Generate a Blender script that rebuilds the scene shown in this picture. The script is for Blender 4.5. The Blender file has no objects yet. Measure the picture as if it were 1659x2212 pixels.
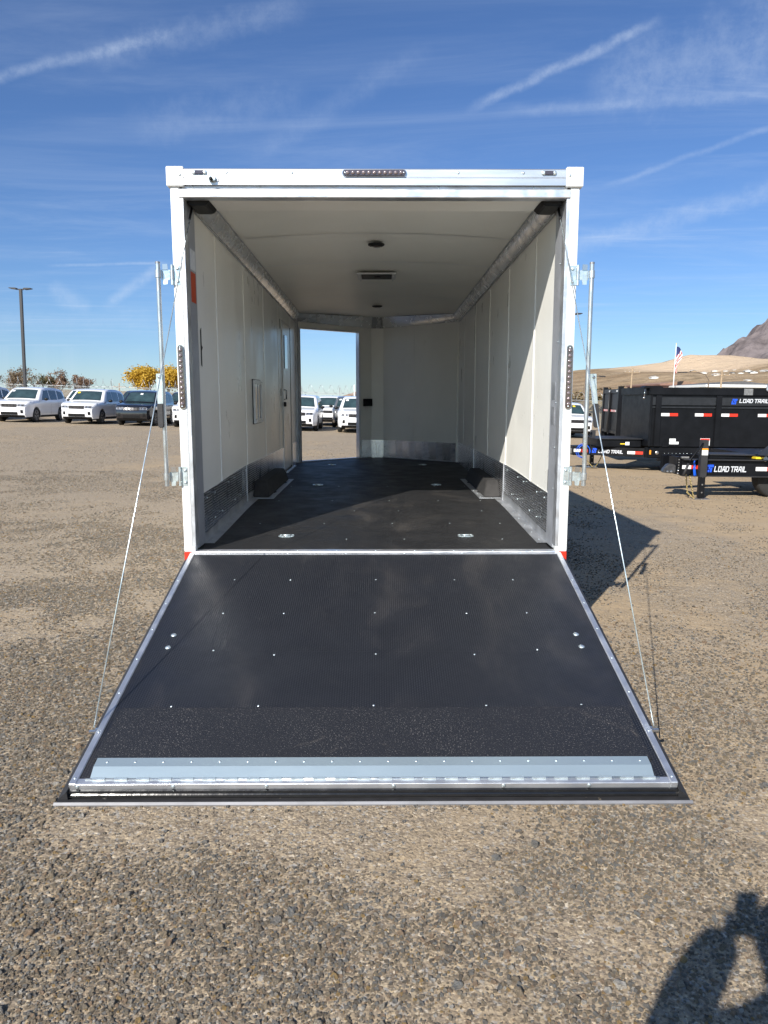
import bpy, bmesh, math, random
import numpy as np
from mathutils import Vector, Matrix, Euler, noise as mnoise
random.seed(7); rng = np.random.default_rng(7)
R = math.radians
scene = bpy.context.scene
COL = scene.collection
# ---------------------------------------------------------------- camera, sky, sun
PITCH, YAW, FPX = R(8.53), R(0.40), 1640.0
cam_data = bpy.data.cameras.new('camera'); cam = bpy.data.objects.new('camera', cam_data); COL.objects.link(cam)
cam.location = (0, 0, 1.63); cam.rotation_euler = (math.pi/2-PITCH, 0, -YAW)
cam_data.sensor_width = 36; cam_data.sensor_fit = 'AUTO'; cam_data.lens = 36*FPX/2212
cam_data.clip_start = 0.01; cam_data.clip_end = 20000
scene.camera = cam
scene.render.resolution_x = 768; scene.render.resolution_y = 1024
scene.view_settings.view_transform = 'Standard'; scene.view_settings.look = 'None'
scene.view_settings.exposure = 0.90; scene.view_settings.gamma = 1
scene.render.engine = 'CYCLES'
SUN_EL = R(33.0)
SUNV = Vector((-.466*math.cos(SUN_EL), -.885*math.cos(SUN_EL), math.sin(SUN_EL))).normalized()   # towards the sun
sd = bpy.data.lights.new('sun', 'SUN'); sd.energy = 4.25; sd.angle = R(0.5); sd.color = (1.0, .945, .86)
sun = bpy.data.objects.new('sun', sd); COL.objects.link(sun)
sun.rotation_euler = SUNV.to_track_quat('Z', 'Y').to_euler()

F0 = Vector((math.sin(YAW), math.cos(YAW), 0)); RT = Vector((math.cos(YAW), -math.sin(YAW), 0)); ZU = Vector((0, 0, 1))
FW = F0*math.cos(PITCH)-ZU*math.sin(PITCH); UPV = F0*math.sin(PITCH)+ZU*math.cos(PITCH)
def skydir(x, y):      # a direction of the sky as an azimuth / height pair measured on the photograph
    return (FW+RT*((x-829.5)/FPX)+UPV*((1106-y)/FPX)).normalized()

class NT:              # tiny node helper
    def __init__(s, tree): s.t = tree; tree.nodes.clear()
    def n(s, typ, **kw):
        nd = s.t.nodes.new(typ)
        for k, v in kw.items():
            if k.startswith('i_'): 
                key = k[2:]; nd.inputs[int(key) if key.isdigit() else key.replace('_', ' ')].default_value = v
            else: setattr(nd, k, v)
        return nd
    def l(s, a, b): s.t.links.new(a, b)
    def put(s, sock, v):
        if hasattr(v, 'default_value') and hasattr(v, 'is_linked'): s.l(v, sock)
        elif v is not None: sock.default_value = v
    def math(s, op, a, b=None, c=None, clamp=False):
        nd = s.n('ShaderNodeMath', operation=op, use_clamp=clamp); s.put(nd.inputs[0], a)
        if b is not None: s.put(nd.inputs[1], b)
        if c is not None: s.put(nd.inputs[2], c)
        return nd.outputs[0]
    def vmath(s, op, a, b=None):
        nd = s.n('ShaderNodeVectorMath', operation=op); s.put(nd.inputs[0], a)
        if b is not None: s.put(nd.inputs[1], b)
        return nd.outputs['Value'] if op in ('DOT_PRODUCT', 'LENGTH') else nd.outputs[0]
    def noise(s, vec, scale, detail=4, rough=.5, dist=0):
        nd = s.n('ShaderNodeTexNoise'); s.put(nd.inputs['Vector'], vec)
        nd.inputs['Scale'].default_value = scale; nd.inputs['Detail'].default_value = detail
        nd.inputs['Roughness'].default_value = rough; nd.inputs['Distortion'].default_value = dist
        return nd.outputs['Fac']
    def vor(s, vec, scale, out='Distance', feat='F1', rnd=1.0):
        nd = s.n('ShaderNodeTexVoronoi', feature=feat); s.put(nd.inputs['Vector'], vec)
        nd.inputs['Scale'].default_value = scale; nd.inputs['Randomness'].default_value = rnd
        return nd.outputs[out]
    def mr(s, v, a, b, c=0.0, d=1.0, smooth=True):
        nd = s.n('ShaderNodeMapRange', interpolation_type='SMOOTHSTEP' if smooth else 'LINEAR'); s.put(nd.inputs[0], v)
        for i, q in enumerate((a, b, c, d)): s.put(nd.inputs[i+1], q)
        return nd.outputs[0]
    def mix(s, f, a, b, mode='MIX'):
        nd = s.n('ShaderNodeMix', data_type='RGBA', blend_type=mode); s.put(nd.inputs['Factor'], f)
        s.put(nd.inputs[6], a); s.put(nd.inputs[7], b); return nd.outputs[2]
    def ramp(s, f, stops, const=False):
        nd = s.n('ShaderNodeValToRGB'); s.put(nd.inputs[0], f); cr = nd.color_ramp
        if const: cr.interpolation = 'CONSTANT'
        while len(cr.elements) < len(stops): cr.elements.new(.5)
        for e, (p, c) in zip(cr.elements, stops): e.position = p; e.color = (*c[:3], 1)
        return nd.outputs[0]
    def map(s, vec, scale=(1, 1, 1), rot=(0, 0, 0), loc=(0, 0, 0)):
        nd = s.n('ShaderNodeMapping'); s.put(nd.inputs[0], vec); nd.inputs['Scale'].default_value = scale
        nd.inputs['Rotation'].default_value = rot; nd.inputs['Location'].default_value = loc; return nd.outputs[0]

world = bpy.data.worlds.new('World'); scene.world = world; world.use_nodes = True
w = NT(world.node_tree)
sky = w.n('ShaderNodeTexSky', sky_type='NISHITA'); sky.sun_disc = False
sky.sun_elevation = SUN_EL; sky.sun_rotation = math.atan2(SUNV.x, SUNV.y)
sky.altitude = 1300; sky.air_density = 1.15; sky.dust_density = 0.0; sky.ozone_density = 3.2
D = w.n('ShaderNodeTexCoord').outputs['Generated']
Dn = w.vmath('NORMALIZE', D)
sep = w.n('ShaderNodeSeparateXYZ'); w.l(Dn, sep.inputs[0])
zz = w.math('MAXIMUM', sep.outputs[2], .06)
pl = w.n('ShaderNodeCombineXYZ'); w.l(w.math('DIVIDE', sep.outputs[0], zz), pl.inputs[0]); w.l(w.math('DIVIDE', sep.outputs[1], zz), pl.inputs[1])
P = pl.outputs[0]
wis = w.noise(w.map(P, (.55, 2.2, 1), (0, 0, R(38))), 1.0, 7, .62, .6)
wis2 = w.noise(w.map(P, (.5, .5, 1), (0, 0, R(12)), (3.1, 1.7, 0)), 1.0, 3, .5)
cloud = w.math('MULTIPLY', w.mr(wis, .50, .86), w.mr(wis2, .42, .66))
cloud = w.math('ADD', w.math('MULTIPLY', cloud, .42), w.math('MULTIPLY', w.mr(w.noise(w.map(P, (.35, 1.1, 1), (0, 0, R(65))), 1.0, 8, .68, 1.2), .40, .85), .17))
jit = w.math('SUBTRACT', w.noise(Dn, 26, 5, .65), .5)
jit2 = w.noise(Dn, 60, 5, .7)
def streak(x0, y0, x1, y1, width, strength, fine=1.0):
    global cloud
    a, b = skydir(x0, y0), skydir(x1, y1); n = a.cross(b).normalized(); m = (a+b).normalized(); half = a.angle(b)/2
    d = w.math('ABSOLUTE', w.math('ADD', w.vmath('DOT_PRODUCT', Dn, tuple(n)), w.math('MULTIPLY', jit, width*1.6)))
    k = w.mr(d, 0.0, width, 1.0, 0.0)
    lo = w.mr(w.vmath('DOT_PRODUCT', Dn, tuple(m)), math.cos(half*1.25), math.cos(half*.72))
    k = w.math('MULTIPLY', k, lo)
    k = w.math('MULTIPLY', k, w.mr(jit2, .25, .7, .35, 1.0))
    k = w.math('MULTIPLY', k, strength)
    cloud = w.math('ADD', cloud, k)
streak(-120, 195, 360, 75, .008, .24); streak(200, 120, 640, 20, .022, .14)
streak(1035, 225, 1400, 55, .008, .30); streak(1120, 238, 1760, 200, .010, .14)
streak(1330, 395, 1760, 240, .005, .18); streak(1200, 545, 1760, 385, .018, .20)
streak(235, 660, 345, 575, .009, .26); streak(120, 574, 345, 568, .0028, .22)
streak(110, 620, 190, 665, .016, .20); streak(1300, 180, 1760, 70, .055, .20)
streak(-50, 700, 330, 690, .02, .10); streak(300, 270, 640, 215, .03, .10)
streak(560, 330, 900, 120, .02, .08)
hz = w.mr(sep.outputs[2], 0.0, .16, 1.0, 0.0)
cloud = w.math('MINIMUM', cloud, .8)
aur = w.mr(w.vmath('DOT_PRODUCT', Dn, tuple(SUNV)), .05, .9)
tintc = w.mix(aur, (.36, .455, .61, 1), (.95, .95, .95, 1))
blue = w.mix(1.0, sky.outputs[0], tintc, 'MULTIPLY')
skc = w.mix(cloud, blue, (3.9, 4.5, 5.4, 1))
bg = w.n('ShaderNodeBackground'); w.l(skc, bg.inputs[0]); bg.inputs[1].default_value = .10
wo = w.n('ShaderNodeOutputWorld'); w.l(bg.outputs[0], wo.inputs[0])

# ---------------------------------------------------------------- helpers
def gz(x, y):          # ground height: flat round the trailer, then a lot that falls to the right
    t = min(1, max(0, (y-8)/26.0)); t = t*t*(3-2*t)
    return -0.028*(x+4)*t
TILT = R(1.5)
def ax(px, Y, z=1.0):  # where a bearing measured on the photograph meets the distance Y
    zc = Y*math.cos(PITCH)+(1.63-z)*math.sin(PITCH)
    return (px-818.0)*zc/FPX

class MB:
    def __init__(s): s.v = []; s.f = []
    def add(s, vs, fs):
        o = len(s.v); s.v += [tuple(v) for v in vs]; s.f += [tuple(i+o for i in f) for f in fs]; return s
    def box(s, x0, x1, y0, y1, z0, z1):
        vs = [(x, y, z) for x in (x0, x1) for y in (y0, y1) for z in (z0, z1)]
        return s.add(vs, [(0, 1, 3, 2), (4, 6, 7, 5), (0, 4, 5, 1), (2, 3, 7, 6), (0, 2, 6, 4), (1, 5, 7, 3)])
    def bar(s, a, b, wd, ht, up=(0, 0, 1)):    # square bar from a to b
        a, b = Vector(a), Vector(b); d = (b-a).normalized(); sx = d.cross(Vector(up)).normalized(); u = sx.cross(d)
        vs = [p+sx*i*wd/2+u*j*ht/2 for p in (a, b) for i, j in ((-1, -1), (1, -1), (1, 1), (-1, 1))]
        return s.add(vs, [(0, 1, 2, 3)[::-1], (4, 5, 6, 7), (0, 1, 5, 4), (1, 2, 6, 5), (2, 3, 7, 6), (3, 0, 4, 7)])
    def tube(s, pts, r, n=8, caps=True):
        pts = [Vector(p) for p in pts]; rs = r if isinstance(r, (list, tuple)) else [r]*len(pts); rings = []
        for i, p in enumerate(pts):
            d = (pts[min(i+1, len(pts)-1)]-pts[max(i-1, 0)]).normalized()
            u = d.cross(Vector((0, 0, 1)) if abs(d.z) < .9 else Vector((1, 0, 0))).normalized(); v = d.cross(u)
            rings.append([p+(u*math.cos(2*math.pi*k/n)+v*math.sin(2*math.pi*k/n))*rs[i] for k in range(n)])
        vs = [q for rg in rings for q in rg]; fs = []
        for i in range(len(pts)-1):
            for k in range(n):
                k2 = (k+1) % n; fs.append((i*n+k, i*n+k2, (i+1)*n+k2, (i+1)*n+k))
        if caps: fs.append(tuple(range(n))[::-1]); fs.append(tuple((len(pts)-1)*n+k for k in range(n)))
        return s.add(vs, fs)
    def lathe(s, prof, c, axis='x', n=20):   # prof: (radius, along)
        vs = []; fs = []
        for r_, a in prof:
            for k in range(n):
                t = 2*math.pi*k/n; q = (r_*math.cos(t), r_*math.sin(t))
                p = {'x': (a, q[0], q[1]), 'y': (q[0], a, q[1]), 'z': (q[0], q[1], a)}[axis]
                vs.append((c[0]+p[0], c[1]+p[1], c[2]+p[2]))
        for i in range(len(prof)-1):
            for k in range(n):
                k2 = (k+1) % n; fs.append((i*n+k, i*n+k2, (i+1)*n+k2, (i+1)*n+k))
        if prof[0][0] > 1e-5: fs.append(tuple(range(n)))
        if prof[-1][0] > 1e-5: fs.append(tuple((len(prof)-1)*n+k for k in range(n))[::-1])
        return s.add(vs, fs)
    def ext(s, poly, axis, a0, a1):          # extrude a 2D outline along an axis
        n = len(poly)
        def P3(p, a): return {'x': (a, p[0], p[1]), 'y': (p[0], a, p[1]), 'z': (p[0], p[1], a)}[axis]
        vs = [P3(p, a0) for p in poly]+[P3(p, a1) for p in poly]
        fs = [tuple(range(n)), tuple(range(n, 2*n))[::-1]]+[(i, (i+1) % n, n+(i+1) % n, n+i) for i in range(n)]
        return s.add(vs, fs)
    def grid(s, fn, nu, nv):
        vs = [fn(i/nu, j/nv) for i in range(nu+1) for j in range(nv+1)]; m = nv+1
        return s.add(vs, [(i*m+j, (i+1)*m+j, (i+1)*m+j+1, i*m+j+1) for i in range(nu) for j in range(nv)])
    def slab(s, p0, p1, z0, z1, th):          # vertical wall between plan points, thickness to the left of travel
        a, b = Vector((*p0, 0)), Vector((*p1, 0)); n = Vector((-(b-a).y, (b-a).x, 0)).normalized()*th
        pl_ = [a, b, b+n, a+n]
        return s.ext([(p.x, p.y) for p in pl_], 'z', z0, z1)
    def mesh(s, name, mats, smooth=False, angle=None):
        me = bpy.data.meshes.new(name); me.from_pydata(s.v, [], s.f)
        bm = bmesh.new(); bm.from_mesh(me); bmesh.ops.recalc_face_normals(bm, faces=bm.faces)
        bm.to_mesh(me); bm.free()
        for m in (mats if isinstance(mats, (list, tuple)) else [mats]): me.materials.append(m)
        if smooth: me.polygons.foreach_set('use_smooth', [True]*len(me.polygons))
        if angle: me.set_sharp_from_angle(angle=R(angle))
        return me
    def build(s, name, mat, parent=None, smooth=False, angle=None, bevel=0, loc=None, rot=None):
        me = s.mesh(name, mat, smooth, angle)
        if bevel:
            bm = bmesh.new(); bm.from_mesh(me); bmesh.ops.bevel(bm, geom=bm.edges[:], offset=bevel, segments=2, affect='EDGES', clamp_overlap=True)
            bm.to_mesh(me); bm.free()
            me.polygons.foreach_set('use_smooth', [True]*len(me.polygons)); me.set_sharp_from_angle(angle=R(35))
        return link(name, me, parent, loc, rot)
def link(name, me, parent=None, loc=None, rot=None):
    o = bpy.data.objects.new(name, me); COL.objects.link(o); o.parent = parent
    if loc is not None: o.location = loc
    if rot is not None: o.rotation_euler = rot
    return o
def tag(o, label=None, cat=None, group=None, kind=None):
    for k, v in (('label', label), ('category', cat), ('group', group), ('kind', kind)):
        if v: o[k] = v
    return o
def thing(name, label, cat, loc=(0, 0, 0), rot=(0, 0, 0), group=None):
    o = bpy.data.objects.new(name, None); COL.objects.link(o); o.empty_display_size = .1
    o.location = loc; o.rotation_euler = rot; return tag(o, label, cat, group)
def copy_tree(o, parent=None):
    c = o.copy(); COL.objects.link(c); c.parent = parent
    for ch in list(o.children): copy_tree(ch, c)
    return c

# ---------------------------------------------------------------- materials
def pbr(name, col, rough=.5, metal=0.0, var=0.0, vscale=8, bump=0.0, bscale=60, spec=.5, coat=0, rvar=0.0, stretch=(1, 1, 1), wave=None):
    m = bpy.data.materials.new(name); m.use_nodes = True; t = NT(m.node_tree)
    b = t.n('ShaderNodeBsdfPrincipled'); o = t.n('ShaderNodeOutputMaterial'); t.l(b.outputs[0], o.inputs[0])
    b.inputs['Base Color'].default_value = (*col, 1); b.inputs['Roughness'].default_value = rough
    b.inputs['Metallic'].default_value = metal; b.inputs['Specular IOR Level'].default_value = spec
    b.inputs['Coat Weight'].default_value = coat; b.inputs['Coat Roughness'].default_value = .05
    co = t.map(t.n('ShaderNodeTexCoord').outputs['Object'], stretch)
    if var:
        f = t.mr(t.noise(co, vscale, 6, .6), .3, .7)
        c0 = tuple(c*(1-var) for c in col); c1 = tuple(min(1, c*(1+var)) for c in col)
        t.l(t.mix(f, (*c0, 1), (*c1, 1)), b.inputs['Base Color'])
    if rvar:
        t.l(t.mr(t.noise(co, vscale*1.7, 5, .6), .3, .7, max(0, rough-rvar), min(1, rough+rvar)), b.inputs['Roughness'])
    if bump:
        bp = t.n('ShaderNodeBump'); bp.inputs['Strength'].default_value = 1.0; bp.inputs['Distance'].default_value = bump
        t.l(t.noise(co, bscale, 4, .55), bp.inputs['Height']); t.l(bp.outputs[0], b.inputs['Normal'])
    return m
def emis(m, col, s):
    b = [n for n in m.node_tree.nodes if n.type == 'BSDF_PRINCIPLED'][0]
    b.inputs['Emission Color'].default_value = (*col, 1); b.inputs['Emission Strength'].default_value = s
M = {}
M['post'] = pbr('white_paint', (.70, .71, .70), .35, 0, .02, 3, .0006, 25)
M['shell'] = pbr('white_skin', (.78, .78, .77), .3, 0, .02, 2)
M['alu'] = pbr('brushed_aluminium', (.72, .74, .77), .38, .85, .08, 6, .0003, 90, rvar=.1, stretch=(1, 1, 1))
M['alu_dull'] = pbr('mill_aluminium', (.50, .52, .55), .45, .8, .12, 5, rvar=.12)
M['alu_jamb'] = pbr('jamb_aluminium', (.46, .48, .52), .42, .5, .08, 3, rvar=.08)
M['header'] = pbr('header_aluminium', (.60, .63, .67), .36, .8, .05, 3, 0, 20, rvar=.05, stretch=(.4, 1, 4))
M['zinc'] = pbr('zinc_plate', (.62, .70, .72), .28, .75, .14, 14, .0003, 60, rvar=.12)
M['galv'] = pbr('galvanised_steel', (.55, .58, .59), .3, .85, .12, 20, rvar=.12, stretch=(1, 1, .3))
M['flapsteel'] = pbr('zinc_flap_strip', (.46, .56, .60), .38, .7, .04, 3, 0, 30, rvar=.03, stretch=(.3, 1, 1))
M['wall'] = pbr('interior_panel', (.85, .845, .795), .34, 0, .03, 2.2, .0015, 9, rvar=.07, stretch=(1, 1, .5))
M['ceil'] = pbr('ceiling_panel', (.92, .905, .83), .45, 0, .02, 1.6, .003, 1.6, rvar=.04)
M['cove'] = pbr('cove_metal', (.80, .81, .81), .24, .6, .05, 4, .004, 3.5, rvar=.08)
M['seam'] = pbr('white_seam_trim', (.88, .88, .84), .3)
M['lip'] = pbr('dull_grey_lip', (.22, .22, .23), .5, .4, .15, 6)
M['bars2'] = pbr('grey_grille_bars', (.16, .16, .17), .3, .6)
M['black'] = pbr('black_plastic', (.006, .006, .0065), .5, spec=.3)
M['rubber'] = pbr('black_rubber', (.02, .02, .022), .6, 0, .2, 20, .0008, 80)
M['gasket'] = pbr('wet_black_gasket', (.008, .008, .009), .18, 0, .1, 10, .002, 12)
M['wheelbox'] = pbr('wheel_box_black', (.022, .021, .021), .8, 0, .35, 12, .001, 160)
M['lens'] = pbr('smoked_lens', (.05, .035, .035), .08, 0, .1, 40, spec=.8, coat=1)
M['led'] = pbr('led_dome', (.25, .2, .2), .12, .5, .1, 200, spec=.9, coat=1)
M['red'] = pbr('red_reflector', (.62, .03, .012), .4, 0, .08, 60)
M['white_ref'] = pbr('white_reflector', (.72, .72, .72), .4, 0, .05, 60)
M['amber'] = pbr('amber_lens', (.8, .28, .02), .25)
M['yellow'] = pbr('yellow_paint', (.75, .55, .03), .4)
M['label_w'] = pbr('paper_label', (.7, .72, .72), .5, 0, .1, 40)
M['label_r'] = pbr('orange_red_label', (.55, .07, .02), .45)
M['lime'] = pbr('lime_decal', (.32, .85, .02), .4)
M['blue'] = pbr('blue_decal', (.01, .08, .65), .4)
M['bluecable'] = pbr('blue_cable', (.01, .11, .70), .35)
M['letter'] = pbr('silver_letter', (.55, .57, .6), .4)
M['tblack'] = pbr('black_powder_coat', (.0045, .005, .0065), .42, 0, .3, 3, 0, 14, rvar=.05, spec=.22)
M['tgrey'] = pbr('dark_grey_plate', (.022, .022, .024), .5, 0, .2, 5)
M['gold'] = pbr('yellow_zinc_chain', (.45, .36, .16), .35, .7, .2, 60)
M['steel'] = pbr('bare_steel', (.38, .37, .36), .35, .8, .2, 30)
M['tyre'] = pbr('tyre_rubber', (.016, .016, .016), .75, 0, .15, 30)
M['rim'] = pbr('alloy_rim', (.35, .36, .38), .3, .8)
M['carwhite'] = pbr('white_car_paint', (.80, .80, .81), .22, 0, .01, 2, coat=.7)
M['carblack'] = pbr('black_car_paint', (.010, .010, .013), .15, 0, .01, 2, coat=1)
M['cargrey'] = pbr('grey_car_paint', (.16, .165, .17), .22, .4, .02, 2, coat=.8)
M['cardark'] = pbr('dark_blue_grey_car_paint', (.035, .04, .05), .2, .3, .02, 2, coat=.8)
M['glass'] = pbr('tinted_window', (.018, .026, .03), .06, 0, spec=.7)
M['wshield'] = pbr('windshield_glass', (.028, .05, .055), .07, 0, .4, 1.4, spec=.7)
M['grille'] = pbr('black_grille', (.018, .017, .018), .75, 0, .3, 40, spec=.12)
M['chrome'] = pbr('chrome', (.5, .5, .5), .15, .9)
M['headlamp'] = pbr('headlamp_glass', (.22, .22, .23), .08, .3, .6, 9, coat=1)
M['pole'] = pbr('dark_bronze_pole', (.022, .022, .025), .45)
M['wood'] = pbr('utility_pole_wood', (.30, .22, .14), .85, 0, .2, 5)
M['fence'] = pbr('fence_galvanised', (.42, .44, .45), .45, .5, .1, 10)
M['bark'] = pbr('bark', (.15, .115, .085), .9, 0, .25, 6, .01, 20)
M['concrete'] = pbr('concrete', (.45, .43, .4), .85, 0, .1, 6)
M['winglass'] = pbr('grey_window_pane', (.16, .17, .17), .10)
M['skin'] = pbr('skin', (.45, .28, .2), .5); M['cloth'] = pbr('dark_jacket', (.03, .035, .05), .9, 0, .2, 20, .002, 60)
M['jeans'] = pbr('jeans', (.05, .07, .13), .9, 0, .2, 20)

def tread_mat(name, base, pu, pv, height, metal, rough, dirt=.0, style='bar'):
    """a moulded tread: rows of little raised bars, alternating, as bump on object coordinates (x, y)"""
    m = bpy.data.materials.new(name); m.use_nodes = True; t = NT(m.node_tree)
    b = t.n('ShaderNodeBsdfPrincipled'); o = t.n('ShaderNodeOutputMaterial'); t.l(b.outputs[0], o.inputs[0])
    co = t.n('ShaderNodeTexCoord').outputs['Object']
    s = t.n('ShaderNodeSeparateXYZ'); t.l(co, s.inputs[0])
    # walls use the longer horizontal axis and z; floors x and y
    if style == 'wall': u, v = t.math('ADD', s.outputs[0], s.outputs[1]), s.outputs[2]
    else: u, v = s.outputs[0], s.outputs[1]
    u1 = t.math('SINE', t.math('MULTIPLY', u, 2*math.pi/pu)); v1 = t.math('SINE', t.math('MULTIPLY', v, 2*math.pi/pv))
    pr = t.math('MULTIPLY', u1, v1)
    h = t.mr(t.math('ABSOLUTE', pr), *((.5, .85) if metal else (.2, .75)))
    hs = t.math('MULTIPLY', h, t.math('ADD', .6, t.math('MULTIPLY', .4, t.math('SIGN', pr))))
    bp = t.n('ShaderNodeBump'); bp.inputs['Strength'].default_value = 1; bp.inputs['Distance'].default_value = height
    fine = t.noise(co, 220, 2, .6)
    t.l(t.math('ADD', hs, t.math('MULTIPLY', fine, .35)), bp.inputs['Height']); t.l(bp.outputs[0], b.inputs['Normal'])
    du = t.mr(t.noise(t.map(co, (1, .45, 1)), 2.3, 7, .65, .5), .48, .75)
    du2 = t.mr(t.noise(co, 9, 8, .75, 1.5), .60, .80)
    dd = t.math('MULTIPLY', t.math('ADD', du, t.math('MULTIPLY', du2, .9)), dirt, clamp=True)
    c = t.mix(t.math('MULTIPLY', h, .5), (*base, 1), (*[min(1, q*1.7+.004) for q in base], 1))
    c = t.mix(dd, c, (.23, .20, .17, 1))
    t.l(c, b.inputs['Base Color'])
    b.inputs['Metallic'].default_value = metal
    rr_ = t.mr(t.noise(co, 5, 5, .6), .3, .7, max(0, rough-.08), min(1, rough+.08))
    if metal: rr_ = t.math('ADD', rr_, t.math('MULTIPLY', h, .22))
    t.l(rr_, b.inputs['Roughness'])
    return m
M['mat'] = tread_mat('ramp_tread_mat', (.006, .0075, .012), .024, .014, .0018, 0, .46, .09)
M['floor'] = tread_mat('floor_tread_mat', (.008, .008, .0088), .024, .014, .0012, 0, .60, .14)
M['diamond'] = tread_mat('diamond_plate', (.78, .79, .81), .048, .040, .0035, 1, .085, .03, 'wall')
M['grit'] = bpy.data.materials.new('black_grit'); M['grit'].use_nodes = True
t = NT(M['grit'].node_tree); b = t.n('ShaderNodeBsdfPrincipled'); o = t.n('ShaderNodeOutputMaterial'); t.l(b.outputs[0], o.inputs[0])
co = t.n('ShaderNodeTexCoord').outputs['Object']
g1 = t.noise(co, 190, 3, .7); g2 = t.noise(co, 2.2, 7, .65, .6)
sp = t.math('MULTIPLY', t.mr(t.noise(co, 150, 2, .8), .60, .70), t.mr(g2, .3, .65, .25, .8))
c = t.mix(sp, (.008, .009, .013, 1), (.34, .32, .30, 1)); c = t.mix(t.math('MULTIPLY', t.mr(t.noise(co, 3.1, 8, .72, 2.0), .60, .80), .35), c, (.22, .19, .16, 1))
t.l(c, b.inputs['Base Color']); b.inputs['Roughness'].default_value = .62
bp = t.n('ShaderNodeBump'); bp.inputs['Distance'].default_value = .003; t.l(g1, bp.inputs['Height']); t.l(bp.outputs[0], b.inputs['Normal'])

# ground: packed dirt with gravel
def ground_mat():
    m = bpy.data.materials.new('gravel_lot'); m.use_nodes = True; t = NT(m.node_tree)
    b = t.n('ShaderNodeBsdfPrincipled'); o = t.n('ShaderNodeOutputMaterial'); t.l(b.outputs[0], o.inputs[0])
    co = t.n('ShaderNodeTexCoord').outputs['Object']
    s = t.n('ShaderNodeSeparateXYZ'); t.l(co, s.inputs[0])
    big = t.noise(t.map(co, (1, .55, 1)), .32, 5, .6, .4)
    mid = t.noise(co, 3.1, 6, .65)
    right = t.mr(s.outputs[0], -1.0, 5.0, -.05, .10, smooth=False)
    dirt = t.mr(t.math('ADD', t.math('ADD', t.math('MULTIPLY', big, .7), t.math('MULTIPLY', mid, .3)), right), .44, .62)
    stone = t.vor(co, 85, 'Color'); ss = t.n('ShaderNodeSeparateColor'); t.l(stone, ss.inputs[0])
    sc = t.ramp(ss.outputs[0], [(0, (.17, .135, .10)), (.22, (.26, .21, .155)), (.5, (.34, .275, .19)), (.72, (.29, .27, .24)), (.86, (.41, .32, .205)), (.95, (.50, .43, .33))], True)
    stone2 = t.vor(co, 150, 'Color'); s2 = t.n('ShaderNodeSeparateColor'); t.l(stone2, s2.inputs[0])
    sc2 = t.ramp(s2.outputs[0], [(0, (.17, .135, .095)), (.4, (.28, .22, .15)), (.75, (.34, .265, .18)), (.93, (.46, .38, .27))], True)
    dc = t.mix(mid, (.32, .235, .14, 1), (.42, .315, .195, 1))
    base = t.mix(t.mr(t.noise(co, 40, 3, .6), .42, .58), sc, sc2)
    c = t.mix(t.math('MULTIPLY', dirt, .82), base, dc)
    # dry field beyond the lot
    far = t.mr(t.math('ADD', s.outputs[1], t.math('MULTIPLY', s.outputs[0], .0)), 66, 74)
    fc = t.mix(t.mr(t.noise(t.map(co, (1, .25, 1)), .05, 6, .65), .35, .65), (.30, .22, .12, 1), (.19, .155, .09, 1))
    c = t.mix(far, c, fc)
    # tyre tracks: faint lighter lanes across the lot
    tr = t.noise(t.map(co, (.10, 1.4, 1), (0, 0, R(8))), 1.0, 3, .5)
    c = t.mix(t.math('MULTIPLY', t.mr(tr, .55, .7), .28), c, (.33, .27, .20, 1))
    t.l(c, b.inputs['Base Color']); b.inputs['Roughness'].default_value = .92; b.inputs['Specular IOR Level'].default_value = .25
    hgt = t.math('ADD', t.math('MULTIPLY', t.vor(co, 85), -.5), t.math('MULTIPLY', t.noise(co, 120, 4, .7), .5))
    bp = t.n('ShaderNodeBump'); bp.inputs['Distance'].default_value = .004; bp.inputs['Strength'].default_value = .7; t.l(hgt, bp.inputs['Height'])
    bp2 = t.n('ShaderNodeBump'); bp2.inputs['Distance'].default_value = .04; t.l(t.noise(co, 2.5, 6, .7), bp2.inputs['Height']); t.l(bp.outputs[0], bp2.inputs['Normal'])
    t.l(bp2.outputs[0], b.inputs['Normal'])
    return m
M['ground'] = ground_mat()
def pebble_mat():
    m = bpy.data.materials.new('pebble'); m.use_nodes = True; t = NT(m.node_tree)
    b = t.n('ShaderNodeBsdfPrincipled'); o = t.n('ShaderNodeOutputMaterial'); t.l(b.outputs[0], o.inputs[0])
    at = t.n('ShaderNodeObjectInfo')
    c = t.ramp(at.outputs['Random'], [(0, (.25, .21, .165)), (.10, (.35, .33, .30)), (.26, (.44, .36, .26)), (.44, (.38, .375, .355)), (.58, (.48, .38, .26)), (.72, (.58, .40, .26)), (.80, (.62, .54, .43)), (.90, (.66, .43, .17)), (.94, (.88, .82, .72))], True)
    co = t.n('ShaderNodeTexCoord').outputs['Object']
    c = t.mix(t.math('MULTIPLY', t.mr(t.noise(co, 2.2, 5, .7), .4, .65), .40), c, (.42, .32, .20, 1))
    t.l(c, b.inputs['Base Color']); b.inputs['Roughness'].default_value = .75
    bp = t.n('ShaderNodeBump'); bp.inputs['Distance'].default_value = .15; t.l(t.noise(co, 5, 4, .6), bp.inputs['Height']); t.l(bp.outputs[0], b.inputs['Normal'])
    return m
M['pebble'] = pebble_mat()
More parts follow.
